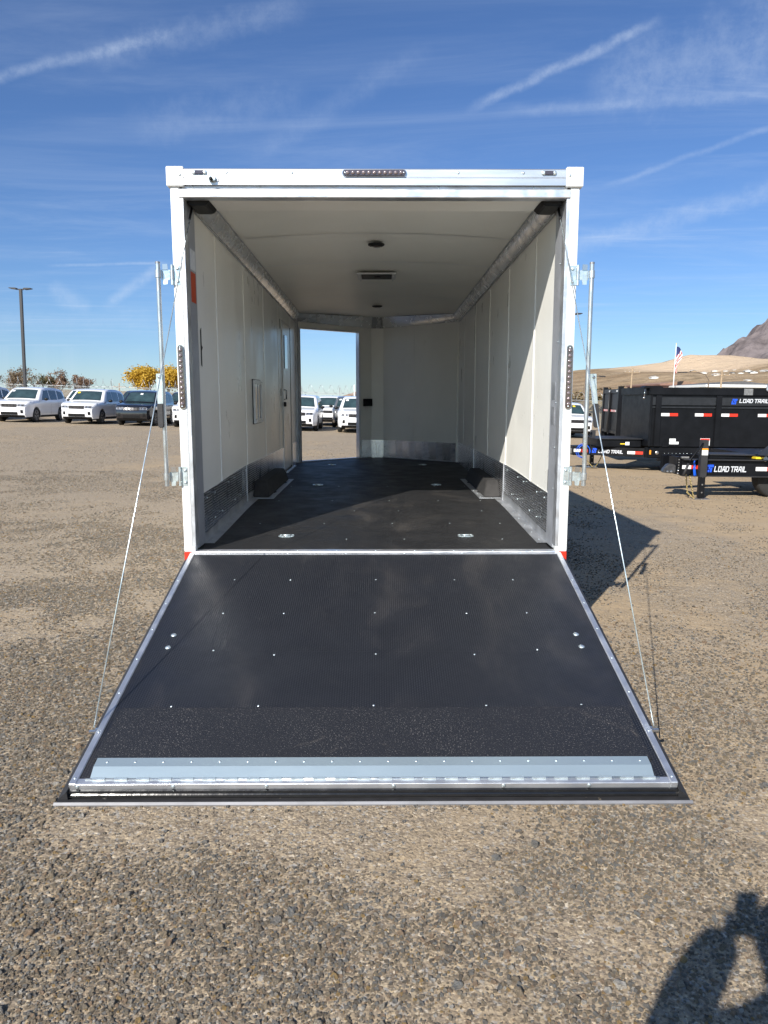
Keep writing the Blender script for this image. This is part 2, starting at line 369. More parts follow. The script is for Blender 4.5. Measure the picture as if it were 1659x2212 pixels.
# ---------------------------------------------------------------- ground
def build_ground():
    xs = [-6000, -3000, -1500, -800, -400, -200, -120, -80, -60]+list(range(-50, 51, 5))+[60, 80, 120, 200, 400, 800, 1500, 3000, 6000]
    ys = [-3000, -800, -200, -60, -20, -5, 0, 4]+list(range(8, 40, 2))+[45, 50, 60, 80, 120, 200, 400, 800, 1600, 3500, 7000]
    b = MB(); b.grid(lambda u, v: (xs[round(u*(len(xs)-1))], ys[round(v*(len(ys)-1))], gz(xs[round(u*(len(xs)-1))], ys[round(v*(len(ys)-1))])), len(xs)-1, len(ys)-1)
    o = b.build('ground', M['ground'], smooth=True); tag(o, kind='structure')
    return o
ground = build_ground()

def smooth_noise(X, Y, seed, cell):
    g = np.random.default_rng(seed).random((96, 96)); u = X/cell+48; v = Y/cell+8
    i = np.floor(u).astype(int) % 95; j = np.floor(v).astype(int) % 95; fu = u-np.floor(u); fv = v-np.floor(v)
    fu = fu*fu*(3-2*fu); fv = fv*fv*(3-2*fv)
    return (g[i, j]*(1-fu)+g[i+1, j]*fu)*(1-fv)+(g[i, j+1]*(1-fu)+g[i+1, j+1]*fu)*fv

def build_gravel():
    pts = []; scl = []
    def band(y0, y1, dens, s0, s1, seed):
        r = np.random.default_rng(seed); hw = .62*y1+1.1; n = int(dens*(y1-y0)*2*hw)
        X = r.uniform(-hw, hw, n); Y = r.uniform(y0, y1, n)
        keep = (np.abs(X) < .62*Y+1.1) & ~((np.abs(X+.02) < 1.24) & (Y > 2.93) & (Y < 12.6))
        nz = .6*smooth_noise(X, Y, 3, .9)+.4*smooth_noise(X, Y, 4, .3)
        patch = smooth_noise(X, Y*.6, 9, 1.7)
        prob = np.clip((nz-.30)*3.2, .06, 1)*np.where(X > .4, np.clip(1.15-.22*(X-.4)-.9*np.clip(patch-.45, 0, 1), .22, 1), np.clip(1.2-1.3*np.clip(patch-.6, 0, 1), .3, 1))
        keep &= r.random(n) < prob
        X, Y = X[keep], Y[keep]; s = s0+(s1-s0)*r.random(len(X))**3.0
        pts.append(np.stack([X, Y], 1)); scl.append(s)
    band(1.0, 2.6, 15000, .0028, .0085, 1); band(2.6, 4.2, 11000, .0030, .0095, 2)
    band(4.2, 6.5, 6000, .0042, .0115, 3); band(6.5, 10, 2800, .0050, .0115, 4); band(10, 17, 800, .0060, .0115, 5)
    band(1.0, 4.5, 60, .012, .019, 6); band(4.5, 12, 22, .013, .022, 7); band(17, 30, 60, .008, .014, 8)
    P2 = np.concatenate(pts); S = np.concatenate(scl); n = len(S); r = np.random.default_rng(5)
    Z = np.array([gz(x, y) for x, y in P2]) + S*r.uniform(-.15, .40, n)
    co = np.concatenate([P2, Z[:, None]], 1).astype(np.float32)
    me = bpy.data.meshes.new('gravel'); me.vertices.add(n); me.vertices.foreach_set('co', co.ravel())
    asp = np.stack([S*r.uniform(.8, 1.35, n), S*r.uniform(.8, 1.2, n), S*r.uniform(.6, 1.0, n)], 1).astype(np.float32)
    a = me.attributes.new('scl', 'FLOAT_VECTOR', 'POINT'); a.data.foreach_set('vector', asp.ravel())
    rot = np.stack([r.normal(0, .35, n), r.normal(0, .35, n), r.uniform(0, 6.28, n)], 1).astype(np.float32)
    a = me.attributes.new('rotv', 'FLOAT_VECTOR', 'POINT'); a.data.foreach_set('vector', rot.ravel())
    a = me.attributes.new('tint', 'FLOAT', 'POINT'); a.data.foreach_set('value', r.random(n).astype(np.float32))
    a = me.attributes.new('pick', 'INT', 'POINT'); a.data.foreach_set('value', r.integers(0, 5, n).astype(np.int32))
    o = link('gravel', me); tag(o, kind='stuff'); me.materials.append(M['pebble'])
    ng = bpy.data.node_groups.new('gravel_nodes', 'GeometryNodeTree')
    ng.interface.new_socket('Geometry', in_out='INPUT', socket_type='NodeSocketGeometry')
    ng.interface.new_socket('Geometry', in_out='OUTPUT', socket_type='NodeSocketGeometry')
    t = NT(ng); gi = t.n('NodeGroupInput'); go = t.n('NodeGroupOutput')
    g2i = t.n('GeometryNodeGeometryToInstance')
    for k in range(5):
        ico = t.n('GeometryNodeMeshIcoSphere'); ico.inputs['Subdivisions'].default_value = 2; ico.inputs['Radius'].default_value = 1.0
        pos = t.n('GeometryNodeInputPosition'); add = t.vmath('ADD', pos.outputs[0], (k*7.3, k*3.1, k*1.7))
        nz = t.n('ShaderNodeTexNoise'); t.l(add, nz.inputs['Vector']); nz.inputs['Scale'].default_value = 1.1; nz.inputs['Detail'].default_value = 2
        f = t.math('ADD', t.math('MULTIPLY', nz.outputs[0], 1.9), -.1)
        sc = t.n('ShaderNodeVectorMath', operation='SCALE'); t.l(pos.outputs[0], sc.inputs[0]); t.l(f, sc.inputs['Scale'])
        sp = t.n('GeometryNodeSetPosition'); t.l(ico.outputs['Mesh'], sp.inputs['Geometry']); t.l(sc.outputs[0], sp.inputs['Position'])
        sm = t.n('GeometryNodeSetMaterial'); t.l(sp.outputs[0], sm.inputs[0]); sm.inputs['Material'].default_value = M['pebble']
        ss = t.n('GeometryNodeSetShadeSmooth'); t.l(sm.outputs[0], ss.inputs[0]); ss.inputs['Shade Smooth'].default_value = (k % 2 == 0)
        t.l(ss.outputs[0], g2i.inputs[0])
    iop = t.n('GeometryNodeInstanceOnPoints'); t.l(gi.outputs[0], iop.inputs['Points']); t.l(g2i.outputs[0], iop.inputs['Instance'])
    iop.inputs['Pick Instance'].default_value = True
    def attr(nm, ty):
        nd = t.n('GeometryNodeInputNamedAttribute', data_type=ty); nd.inputs[0].default_value = nm; return nd.outputs[0]
    t.l(attr('pick', 'INT'), iop.inputs['Instance Index']); t.l(attr('rotv', 'FLOAT_VECTOR'), iop.inputs['Rotation']); t.l(attr('scl', 'FLOAT_VECTOR'), iop.inputs['Scale'])
    t.l(iop.outputs[0], go.inputs[0])
    md = o.modifiers.new('gravel', 'NODES'); md.node_group = ng
    return n
print('pebbles', build_gravel())

# ---------------------------------------------------------------- the enclosed trailer
T = thing('cargo_trailer', 'large white enclosed cargo trailer with its black rear ramp door lowered onto the gravel', 'trailer', (-.02, 5.03, 0))
def zf(y):
    t = min(1, max(0, y/2.2)); return .600+.055*t*t*(3-2*t)
def sm_screw(r=.009, h=.004):
    return MB().lathe([(r, 0), (r*.85, h*.6), (r*.4, h), (0, h)], (0, 0, 0), 'z', 8).mesh('screw', M['zinc'], True)
SCREW = sm_screw(); SCREW_S = sm_screw(.006, .003)
def screw(parent, loc, rot=(0, 0, 0), me=None): return link('screw', me or SCREW, parent, loc, rot)
BACK = (math.pi/2, 0, 0)      # a screw head looking out of the rear (-y)
NOSE0, NOSE1, IN = 6.62, 7.62, 1.23
# rear frame -------------------------------------------------
for s in (-1, 1):
    p = MB().box(min(s*1.29, s*1.234), max(s*1.29, s*1.234), 0, .10, .605, 2.947).build('corner_post', M['post'], T, bevel=.004)
    MB().box(*sorted((s*1.2335, s*1.212)), .004, .10, .64, 2.878).build('edge_strip', M['alu'], p, bevel=.002)
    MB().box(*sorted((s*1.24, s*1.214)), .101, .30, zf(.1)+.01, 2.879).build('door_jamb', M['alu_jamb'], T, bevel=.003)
    b = MB().box(*sorted((s*1.289, s*1.24)), -.004, .05, .535, .6045); b.build('rear_reflector', M['red'], T, bevel=.002)
    MB().box(*sorted((s*1.24, s*1.215)), .0, .06, .55, .640).build('post_foot', M['post'], T, bevel=.002)
    MB().box(*sorted((s*1.308, s*1.20)), -.018, .14, 2.944, 3.062).build('corner_cap', M['post'], T, bevel=.004)
    screw(T, (s*1.222, -.019, 3.01), BACK)
    for z in (1.02, 1.3, 1.6, 2.0, 2.5): screw(T, (s*1.211, .12, z), (0, -s*math.pi/2, 0), SCREW_S)
h = MB().ext([(-.012, 2.953), (-.012, 2.994), (-.006, 2.998), (-.012, 3.002), (-.012, 3.045), (-.004, 3.052), (.14, 3.052), (.14, 2.953)], 'x', -1.1995, 1.1995)
hd = h.build('header_beam', M['header'], T)
MB().box(-1.215, 1.215, .010, .05, 2.936, 2.951).build('drip_channel', M['alu_dull'], hd)
MB().ext([(.0, 2.880), (-.003, 2.886), (-.003, 2.928), (.003, 2.934), (.08, 2.934), (.08, 2.880)], 'x', -1.2325, 1.2325).build('door_header', M['alu'], T)
MB().box(-1.213, 1.213, .081, .365, 2.884, 2.95).build('soffit', M['ceil'], T, bevel=.003)
for x in (-.93, -.52, .52, .93): screw(hd, (x, -.0125, 3.026), BACK)
for x in (-1.15, -.73, .0, .4, 1.0): screw(hd, (x, .009, 2.943), BACK, SCREW_S)
for s in (-1, 1):
    MB().ext([(-.075*s, 0), (.075*s, 0), (.06*s, -.03), (-.045*s, -.03)], 'y', 0, .25).build('cable_housing', M['black'], T, bevel=.006, loc=(s*1.137, .085, 2.8835))
def lens_bar(name, L, wd, loc, rot, n, label=None):
    """LED strip: an oval smoked bar of n domes, long axis x, facing -y"""
    out = []; 
    for k in range(24):
        a = 2*math.pi*k/24; cx = (L/2-wd/2)*(1 if math.cos(a) > 0 else -1); out.append((cx+wd/2*math.cos(a), wd/2*math.sin(a)))
    o = MB().ext(out, 'y', -.016, 0).build(name, M['lens'], T, bevel=.003, loc=loc, rot=rot)
    if label: o['label'] = label
    rim = [(p[0]*1.012+(.003 if p[0] > 0 else -.003), p[1]*1.12) for p in out]
    MB().ext(rim, 'y', -.006, 0).build('rim', M['chrome'], o)
    me = LED
    for k in range(n):
        link('led', me, o, ((k-(n-1)/2)*(L-wd*1.7)/(n-1), -.0155, 0))
    for s in (-1, 1): screw(o, (s*(L/2-wd*.38), -.0165, 0), BACK, SCREW_S)
    return o
LED = MB().lathe([(.0135, 0), (.0125, -.003), (.008, -.0065), (.0035, -.008), (0, -.008)], (0, 0, 0), 'y', 12).mesh('led', M['led'], True)
lens_bar('brake_light', .395, .036, (-.005, -.012, 3.023), (0, 0, 0), 11)
for s in (-1, 1): lens_bar('tail_light', .405, .036, (s*1.262, -.001, 1.765), (0, math.pi/2, 0), 11)
for x in (-1.10, 1.09):
    o = MB().box(-.03, .03, -.012, 0, -.012, .012).build('marker_light', M['lens'], T, bevel=.003, loc=(x, -.0125, 3.026))
    for s in (-1, 1):
        link('bolt_cap', MB().lathe([(.016, 0), (.014, -.008), (.006, -.011), (0, -.011)], (0, 0, 0), 'y', 12).mesh('bolt_cap', M['zinc'], True), o, (s*.033, 0, 0))
o = MB().box(-.022, .022, -.03, 0, -.0, .028).build('rear_camera', M['zinc'], T, bevel=.004, loc=(-1.02, -.0125, 2.972))
MB().lathe([(.011, -.04), (.011, -.01), (0, -.01)], (-.002, 0, .008), 'y', 12).build('camera_lens', M['black'], o, True)
MB().box(.022, .04, -.006, 0, .0, .018).build('bracket', M['steel'], o, bevel=.001)
# sill
MB().ext([(-.0, .585), (-.0, .598), (.004, .607), (.075, .607), (.075, .585)], 'x', -1.212, 1.212).build('sill_strip', M['alu'], T)
MB().box(-1.212, 1.212, -.018, -.001, .560, .584).build('sill_channel', M['gasket'], T)
MB().box(-1.235, 1.235, -.001, .07, .545, .5845).build('sill_beam', M['alu_dull'], T)
for k in range(9): screw(T, (-1.06+.265*k, .02, .6072), (0, 0, 0), SCREW_S)
# floor ------------------------------------------------------
def floor_sheet(y0, y1, x0, x1, top, th, n=16):
    b = MB(); ys = [y0+(y1-y0)*i/n for i in range(n+1)]
    poly = [(y, zf(y)+top) for y in ys]+[(y, zf(y)+top-th) for y in reversed(ys)]
    vs = [(x, q[0], q[1]) for x in (x0, x1) for q in poly]; m = len(poly); fs = [(i, (i+1) % m, m+(i+1) % m, m+i) for i in range(m)]
    for i in range(n): fs += [(i, i+1, m-2-i, m-1-i), (m+m-1-i, m+m-2-i, m+i+1, m+i)]
    return b.add(vs, fs)
floor_sheet(.076, .935, -1.212, 1.212, 0, .02).build('floor_sheet', M['floor'], T)
floor_sheet(.937, 6.62, -1.228, 1.228, 0, .02).build('floor_sheet', M['floor'], T)
MB().ext([(-1.228, 6.621), (1.228, 6.621), (.10, 7.62), (-.10, 7.62)], 'z', .635, .655).build('floor_sheet', M['floor'], T)
MB().box(-1.27, 1.27, .08, 6.62, .40, .575).build('chassis', M['tblack'], T)
SC = [(x, y) for y in (1.04, 2.2, 3.4) for x in (-.93, -.4, .12, .62, 1.0)]+[(x, y) for y in (.45, 1.6) for x in (-.2, .2, .9)]
for x, y in SC: screw(T, (x+random.uniform(-.03, .03), y, zf(y)+.0005), (0, 0, 0), SCREW_S)
def dring(x, y):
    z = zf(y)
    o = MB().ext([(px_*.058, py_*.05) for px_, py_ in ((-1, -.55), (-.6, -1), (.6, -1), (1, -.55), (1, .55), (.6, 1), (-.6, 1), (-1, .55))], 'z', 0, .005).build('tie_down_ring', M['zinc'], T, bevel=.0015, loc=(x, y, z))
    MB().lathe([(.034, .0052), (.03, .0045), (.0, .0045)], (0, 0, 0), 'z', 16).build('dish', M['steel'], o, True)
    MB().tube([(-.03, .0, .009), (-.025, -.018, .011), (0, -.026, .012), (.025, -.018, .011), (.03, .0, .009), (.02, .008, .009), (-.02, .008, .009), (-.03, 0, .009)], .004, 6).build('ring', M['zinc'], o, True)
    for sx in (-1, 1):
        for sy in (-1, 1): screw(o, (sx*.044, sy*.03, .005), (0, 0, 0), SCREW_S)
for y in (.565, 3.54, 6.18):
    for s in (-1, 1): dring(s*.67, y)
# interior walls ---------------------------------------------
def wall_panel(s, y0, y1, z0, z1):
    g = .0022; x = s*IN
    return MB().box(*sorted((x, x+s*.012)), y0+g, y1-g, z0, z1).build('wall_panel', M['wall'], T)
DOOR = (4.97, 5.93)
for s in (-1, 1):
    ys = [.30, 1.0, 2.21, 3.42, 4.63] + ([DOOR[0]] if s < 0 else []) + [5.93, 6.62] if s < 0 else [.30, 1.0, 2.21, 3.42, 4.63, 5.85, 6.62]
    for a, b in zip(ys[:-1], ys[1:]):
        if s < 0 and abs(a-DOOR[0]) < .01: wall_panel(s, a, b, 2.62, 2.90)
        else: wall_panel(s, a, b, .60, 2.90)
        if b < 6.6:
            MB().box(*sorted((s*(IN-.005), s*(IN+.003))), b-.007, b+.007, .66, 2.865-.0175*b).build('seam_trim', M['seam'], T)
    MB().box(*sorted((s*1.27, s*1.286)), .10, 6.66, .42, 3.0).build('side_skin', M['shell'], T)
    # diamond plate kick panels, following the floor
    cuts = [.302, 2.12 if s < 0 else 2.27, 4.945 if s < 0 else 4.6, 6.61] 
    for a, b in zip(cuts[:-1], cuts[1:]):
        if s < 0 and a > 4.9: a = 5.98
        n = 8; ysx = [a+.002+(b-a-.004)*i/n for i in range(n+1)]
        poly = [(y, zf(y)+.0) for y in ysx]+[(y, zf(y)+.36-.03*min(1, y/6)) for y in reversed(ysx)]
        x0, x1 = sorted((s*(IN-.006), s*(IN-.0002)))
        MB().ext(poly, 'x', x0, x1).build('kick_plate', M['diamond'], T)
        if a < 4.9: MB().box(*sorted((s*(IN-.009), s*(IN-.0062))), b-.008, b+.006, zf(b), zf(b)+.35).build('seam_trim', M['alu'], T)
    # floor edge angle
    b = MB(); n = 12
    e0, e1 = .302, (2.35 if s > 0 else 2.5)
    vs = []
    for i in range(n+1):
        y = e0+(e1-e0)*i/n; vs += [(s*(IN-.0065), y, zf(y)+.004), (s*(IN-.075), y, zf(y)+.004), (s*(IN-.075), y, zf(y)+.0005), (s*(IN-.0065), y, zf(y)+.07)]
    fs = []
    for i in range(n): fs += [(i*4, i*4+4, i*4+5, i*4+1), (i*4+1, i*4+5, i*4+6, i*4+2), (i*4, i*4+3, i*4+7, i*4+4)]
    b.add(vs, fs).build('floor_angle', M['alu_dull'], T)
    for k in range(7):
        y = .42+.27*k; screw(T, (s*(IN-.04), y, zf(y)+.004), (0, 0, 0), SCREW_S)
        for dz in (.12, .31):
            if (k*7+int(dz*100)) % 3: screw(T, (s*(IN-.0065), y+.06*dz, zf(y)+dz), (0, -s*math.pi/2, 0), SCREW)
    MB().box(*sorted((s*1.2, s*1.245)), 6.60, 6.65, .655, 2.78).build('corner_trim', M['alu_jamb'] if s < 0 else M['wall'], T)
    # wheel box: flange, body
    y0, y1 = 2.36, 4.14
    fl = MB().ext([(s*1.222, y0), (s*1.01, y0), (s*1.01, y1), (s*1.222, y1)], 'z', .6555, .6605).build('wheel_box', M['alu_dull'], T)
    fl['label'] = 'black wheel box with aluminium flange on the floor'
    vs = [(s*1.2235, y0+.06, .661), (s*1.06, y0+.06, .661), (s*1.06, y1-.06, .661), (s*1.2235, y1-.06, .661),
          (s*1.2235, y0+.20, .812), (s*1.10, y0+.20, .812), (s*1.10, y1-.20, .812), (s*1.2235, y1-.20, .812)]
    fs = [(0, 1, 5, 4), (1, 2, 6, 5), (2, 3, 7, 6), (4, 5, 6, 7), (0, 3, 2, 1), (0, 4, 7, 3)]
    MB().add(vs, fs).build('cover', M['wheelbox'], fl, bevel=.008)
    for k in range(7): screw(fl, (s*1.03, y0+.08+.27*k, .6605), (0, 0, 0), SCREW_S)
# side door in the left wall
d = MB().box(-1.242, -1.232, DOOR[0]+.02, DOOR[1]-.03, .68, 2.60).build('side_door', M['wall'], T)
MB().box(-1.236, -1.218, DOOR[0]-.012, DOOR[0]+.02, .66, 2.625).build('frame', M['post'], d, bevel=.003)
MB().box(-1.236, -1.218, DOOR[0]+.02, DOOR[1]-.01, 2.60, 2.625).build('frame', M['post'], d, bevel=.003)
MB().box(-1.240, -1.228, DOOR[1]-.03, DOOR[1]-.002, .66, 2.60).build('gap_seal', M['black'], d)
MB().box(-1.231, -1.222, DOOR[0]+.26, DOOR[0]+.56, 2.02, 2.46).build('door_window', M['glass'], d, bevel=.004)
MB().box(-1.225, -1.19, DOOR[0]+.03, DOOR[0]+.09, 1.52, 1.58).build('latch', M['black'], d, bevel=.005)
MB().tube([(-1.215, DOOR[0]+.05, 1.74), (-1.185, DOOR[0]+.05, 1.73), (-1.185, DOOR[0]+.05, 1.62), (-1.215, DOOR[0]+.05, 1.61)], .008, 8).build('handle', M['chrome'], d, True)
MB().box(-1.2, -1.17, DOOR[0], DOOR[1], .656, .672).build('door_sill', M['alu'], T, bevel=.002)
# little window
wf = MB().box(-.012, 0, -.235, .235, -.215, .215).build('side_window', M['wall'], T, loc=(-1.2175, 2.81, 1.595)); wf['label'] = 'small sliding window in white frame'
for a in ((-.235, .235, .175, .215), (-.235, .235, -.215, -.175), (-.235, -.19, -.1745, .1745), (.19, .235, -.1745, .1745)):
    MB().box(0.0005, .016, a[0], a[1], a[2], a[3]).build('frame', M['post'], wf, bevel=.003)
MB().box(-.002, -.0115, -.242, .242, -.222, .222).build('gap_shade_sheet', M['tgrey'], wf)  # dark grey sheet stands in for the shade round the window frame
MB().box(.0005, .006, -.189, -.008, -.174, .174).build('pane', M['winglass'], wf)
MB().box(.0005, .004, .008, .189, -.174, .174).build('pane', M['winglass'], wf)
MB().box(.0005, .012, -.0075, .0075, -.174, .174).build('mullion', M['alu_dull'], wf)
for y in (-.19, .19):
    for z in (-.195, .195): MB().box(.0165, .028, y-.03, y+.03, z-.01, z+.01).build('clip', M['post'], wf, bevel=.002)
# black wire slots, labels
MB().ext([(.66, 2.10), (.69, 2.12), (.69, 2.0), (.72, 1.985), (.69, 1.96), (.69, 1.85), (.66, 1.86)], 'x', -1.229, -1.2275).build('cable_slot', M['black'], T).location = (0, -.24, .0)
MB().ext([(4.80, 2.62), (4.84, 2.62), (4.84, 2.50), (4.80, 2.50)], 'x', -1.229, -1.2275).build('cable_slot', M['black'], T)
MB().ext([(4.78, 1.74), (4.82, 1.76), (4.82, 1.66), (4.78, 1.66)], 'x', -1.229, -1.2275).build('cable_slot', M['black'], T)
MB().ext([(.33, 1.12), (.35, 1.14), (.37, 1.12), (.37, .98), (.35, .96), (.33, .98)], 'x', 1.2275, 1.229).build('cable_slot', M['black'], T)
MB().box(-1.2135, -1.2125, .14, .28, 2.47, 2.60).build('warning_label', M['label_w'], T)['label'] = 'grey printed label on the door jamb'
MB().box(-1.2135, -1.2125, .14, .27, 2.26, 2.455).build('warning_label', M['label_r'], T)['label'] = 'orange red warning label on the door jamb'
for z in (1.45, 1.62): MB().box(1.2125, 1.2135, .16, .26, z, z+.12).build('warning_label', M['alu_dull'], T)
# ceiling ----------------------------------------------------
def nose_y(x): return 7.62 if abs(x) < .1 else NOSE0+(IN-abs(x))/(IN-.1)*(NOSE1-NOSE0)
def zc_(x, y=0): return 2.980+.055*(1-(x/1.2)**2)-.0165*max(0, y-.36)
def ceil_panel(y0, y1, mat, nm, dz=0, th=.012, hw=1.20, nose=False):
    b = MB(); n = 16
    def top(u, v):
        x = -hw+2*hw*u; ye = min(y1, nose_y(x)-.02) if nose else y1
        return (x, y0+(ye-y0)*v, zc_(x, y0+(ye-y0)*v)+dz)
    b.grid(top, n, 1); b.grid(lambda u, v: (lambda p: (p[0], p[1], p[2]+th))(top(u, v)), n, 1)
    return b.build(nm, mat, T, smooth=True, angle=40)
cy = [.366, 1.68, 2.92, 4.2, 5.2, 6.45]
for a, b in zip(cy[:-1], cy[1:]): ceil_panel(a+.002, b-.002, M['ceil'], 'ceiling_panel')
ceil_panel(6.452, 8, M['ceil'], 'ceiling_panel', nose=True)
for y in cy[1:]:
    ceil_panel(y-.009, y+.009, M['seam'], 'seam_trim', dz=-.005, th=.004)
# vent and dome lights
v = MB().box(-.21, .21, -.21, .21, -.012, 0).build('roof_vent', M['post'], T, bevel=.003, loc=(0, 3.57, 2.955))
MB().box(-.165, .165, -.165, .165, -.0135, -.0125).build('opening', M['black'], v)
for s in (-1, 1):
    MB().box(*sorted((s*.185, s*.172)), -.18, .18, -.035, -.014).build('flange', M['post'], v, bevel=.002)
MB().lathe([(.035, -.02), (.035, -.014)], (.01, 0, 0), 'z', 14).build('knob', M['black'], v)
for y, sc in ((2.0, 1), (6.0, 1)):
    o = MB().lathe([(.075, 0), (.072, -.012), (.055, -.02), (0, -.022)], (0, 0, 0), 'z', 20).build('dome_light', M['black'], T, True, loc=(0, y, 3.012-.0165*(y-.36)))
    MB().lathe([(.045, -.0225), (.035, -.027), (0, -.028)], (0, 0, 0), 'z', 16).build('lens', M['lens'], o, True)
# coves
lo = [(-1.2285, .366, 2.875), (-1.2285, NOSE0, 2.765), (-.10, NOSE1-.01, 2.75), (.10, NOSE1-.01, 2.75), (1.2285, NOSE0, 2.765), (1.2285, .366, 2.875)]
up = [(-1.15, .366, 2.982), (-1.15, 6.57, 2.878), (-.08, 7.50, 2.918), (.08, 7.50, 2.918), (1.15, 6.57, 2.878), (1.15, .366, 2.982)]
def cove(a0, a1, b0, b1):
    b = MB(); n = 4
    def f(u, v):
        p = Vector(a0).lerp(Vector(a1), u); q = Vector(b0).lerp(Vector(b1), u); r = p.lerp(q, v); c = math.sin(v*math.pi)*.012
        return (r.x*(1-c/2), r.y, r.z-c)
    b.grid(f, 8, n); return b.build('cove_panel', M['cove'], T, smooth=True)
for i in (0, 4):
    for a, b in ((0, .2), (.2, .42), (.42, .63), (.63, .84), (.84, 1)):
        L0, L1 = Vector(lo[i]), Vector(lo[i+1]); U0, U1 = Vector(up[i]), Vector(up[i+1])
        cove(L0.lerp(L1, a+.0005), L0.lerp(L1, b-.0005), U0.lerp(U1, a+.0005), U0.lerp(U1, b-.0005))
for i in (1, 2, 3): cove(lo[i], lo[i+1], up[i], up[i+1])
for s in (-1, 1):
    MB().bar((s*1.222, .37, 2.872), (s*1.222, 6.6, 2.762), .014, .012).build('cove_trim', M['alu_dull'], T)
    MB().bar((s*1.148, .37, 2.980), (s*1.148, 6.56, 2.876), .014, .006).build('cove_trim', M['alu_dull'], T)
    for k in range(13): screw(T, (s*1.156, .55+.45*k, 2.966-.0165*(.19+.45*k)), (math.pi, s*.9, 0), SCREW_S)
# nose: left bay with the open doorway, middle, right bay
def vpt(t, s): L = math.hypot(IN-.1, NOSE1-NOSE0); k = t/L; return (s*(IN-(IN-.1)*k), NOSE0+(NOSE1-NOSE0)*k)
LV = math.hypot(IN-.1, NOSE1-NOSE0)
def vslab(s, t0, t1, z0, z1, th, nm, mat, off=0.0, parent=T):
    a, b = Vector(vpt(t0, s)), Vector(vpt(t1, s)); n = Vector((s*(NOSE1-NOSE0), (IN-.1))).normalized()
    a += n*off; b += n*off
    poly = [a, b, b+n*th, a+n*th]
    return MB().ext([(p.x, p.y) for p in poly], 'z', z0, z1).build(nm, mat, parent)
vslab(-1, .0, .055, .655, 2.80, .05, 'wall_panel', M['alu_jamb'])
vslab(-1, .055, 1.26, 2.69, 2.95, .05, 'wall_panel', M['wall'])
vslab(-1, 1.26, LV-.002, .655, 2.95, .05, 'wall_panel', M['wall'])
vslab(-1, 1.285, LV-.004, .656, .95, -.006, 'kick_plate', M['diamond'], -.0005)
for t0, t1, z0, z1 in ((.055, .085, .6565, 2.69), (1.235, 1.265, .6565, 2.69), (.0855, 1.2345, 2.665, 2.69)):
    vslab(-1, t0, t1, z0, z1, .075, 'doorway_trim', M['alu'], -.012)
vslab(-1, .0855, 1.2345, .6565, .668, .09, 'doorway_sill', M['alu'], -.02)
lb = vslab(-1, 1.33, 1.47, 1.50, 1.62, -.07, 'latch_box', M['black'], -.001)
vslab(1, .002, .86, .655, 2.95, .05, 'wall_panel', M['wall']); vslab(1, .862, LV, .655, 2.95, .05, 'wall_panel', M['wall'])
vslab(1, .856, .866, .96, 2.74, -.004, 'seam_trim', M['wall'], -.0005)
vslab(1, .004, LV-.004, .656, .945, -.006, 'kick_plate', M['diamond'], -.0005)
vslab(1, .004, LV-.004, .656, .668, -.02, 'floor_angle', M['alu_dull'], -.007)
for t in (.2, .55, .9, 1.25):
    a = vpt(t, 1)
    for z in (.72, .90): screw(T, (a[0]-.006, a[1]-.01, z), (math.pi/2, 0, -math.radians(41.5)), SCREW)
MB().box(-.10, .10, 7.615, 7.66, .655, 2.95).build('nose_panel', M['wall'], T)
MB().box(-.098, .098, 7.609, 7.6145, .656, .945).build('kick_plate', M['diamond'], T)
vslab(-1, 1.263, LV-.0, .42, 2.96, .02, 'nose_skin', M['shell'], .052); vslab(-1, .0, .05, .42, 2.96, .02, 'nose_skin', M['shell'], .052)
vslab(1, -.01, LV, .42, 2.96, .02, 'nose_skin', M['shell'], .052); MB().box(-.15, .15, 7.662, 7.68, .42, 2.96).build('nose_skin', M['shell'], T)
# doorway leaf, swung open against the outside of the nose
dl = MB().box(0, 1.15, .0, .04, .68, 2.66).build('front_door', M['shell'], T, bevel=.004, loc=(-1.27, 6.72, 0), rot=(0, 0, R(97)))
MB().box(1.05, 1.10, -.03, -.001, 1.5, 1.62).build('handle', M['black'], dl, bevel=.005)
# roof skin
b = MB(); b.grid(lambda u, v: ((lambda x: (x, .1+v*((min(nose_y(abs(x)*.955)+.06, 7.68))-.1), 3.012+.056*(1-(x/1.29)**2)))(-1.288+2.576*u)), 20, 8)
b.grid(lambda u, v: ((lambda x: (x, .1+v*((min(nose_y(abs(x)*.955)+.06, 7.68))-.1), 3.007+.055*(1-(x/1.29)**2)))(-1.288+2.576*u)), 20, 8)
b.build('roof_skin', M['shell'], T, smooth=True, angle=40)
b = MB()
for off in (.03, .05):
    b.grid(lambda u, v: ((lambda x: (x, nose_y(abs(x)*.955)+off, 2.85+v*(3.008+.055*(1-(x/1.29)**2)-2.85)))(-1.24+2.48*u)), 24, 1)
b.build('nose_header', M['shell'], T)
for s in (-1, 1): MB().box(*sorted((s*1.287, s*1.262)), .14, 6.66, 3.001, 3.04).build('roof_rail', M['header'], T)
# running gear below
for s in (-1, 1):
    for y in (2.85, 3.75):
        wq = MB().lathe([(.2, -.09), (.31, -.1), (.335, -.06), (.335, .06), (.31, .1), (.2, .09)], (0, 0, 0), 'x', 24).build('wheel', M['tyre'], T, True, loc=(s*1.12, y, .335))
        MB().lathe([(.2, s*.07), (.16, s*.05), (.06, s*.07), (0, s*.07)], (0, 0, 0), 'x', 20).build('rim', M['rim'], wq, True)
MB().bar((-.5, 7.3, .46), (-.06, 8.7, .46), .08, .13).bar((.5, 7.3, .46), (.06, 8.7, .46), .08, .13).build('tongue', M['tblack'], T)
MB().box(-.04, .04, 8.5, 8.6, .012, .7).build('jack', M['tblack'], T)
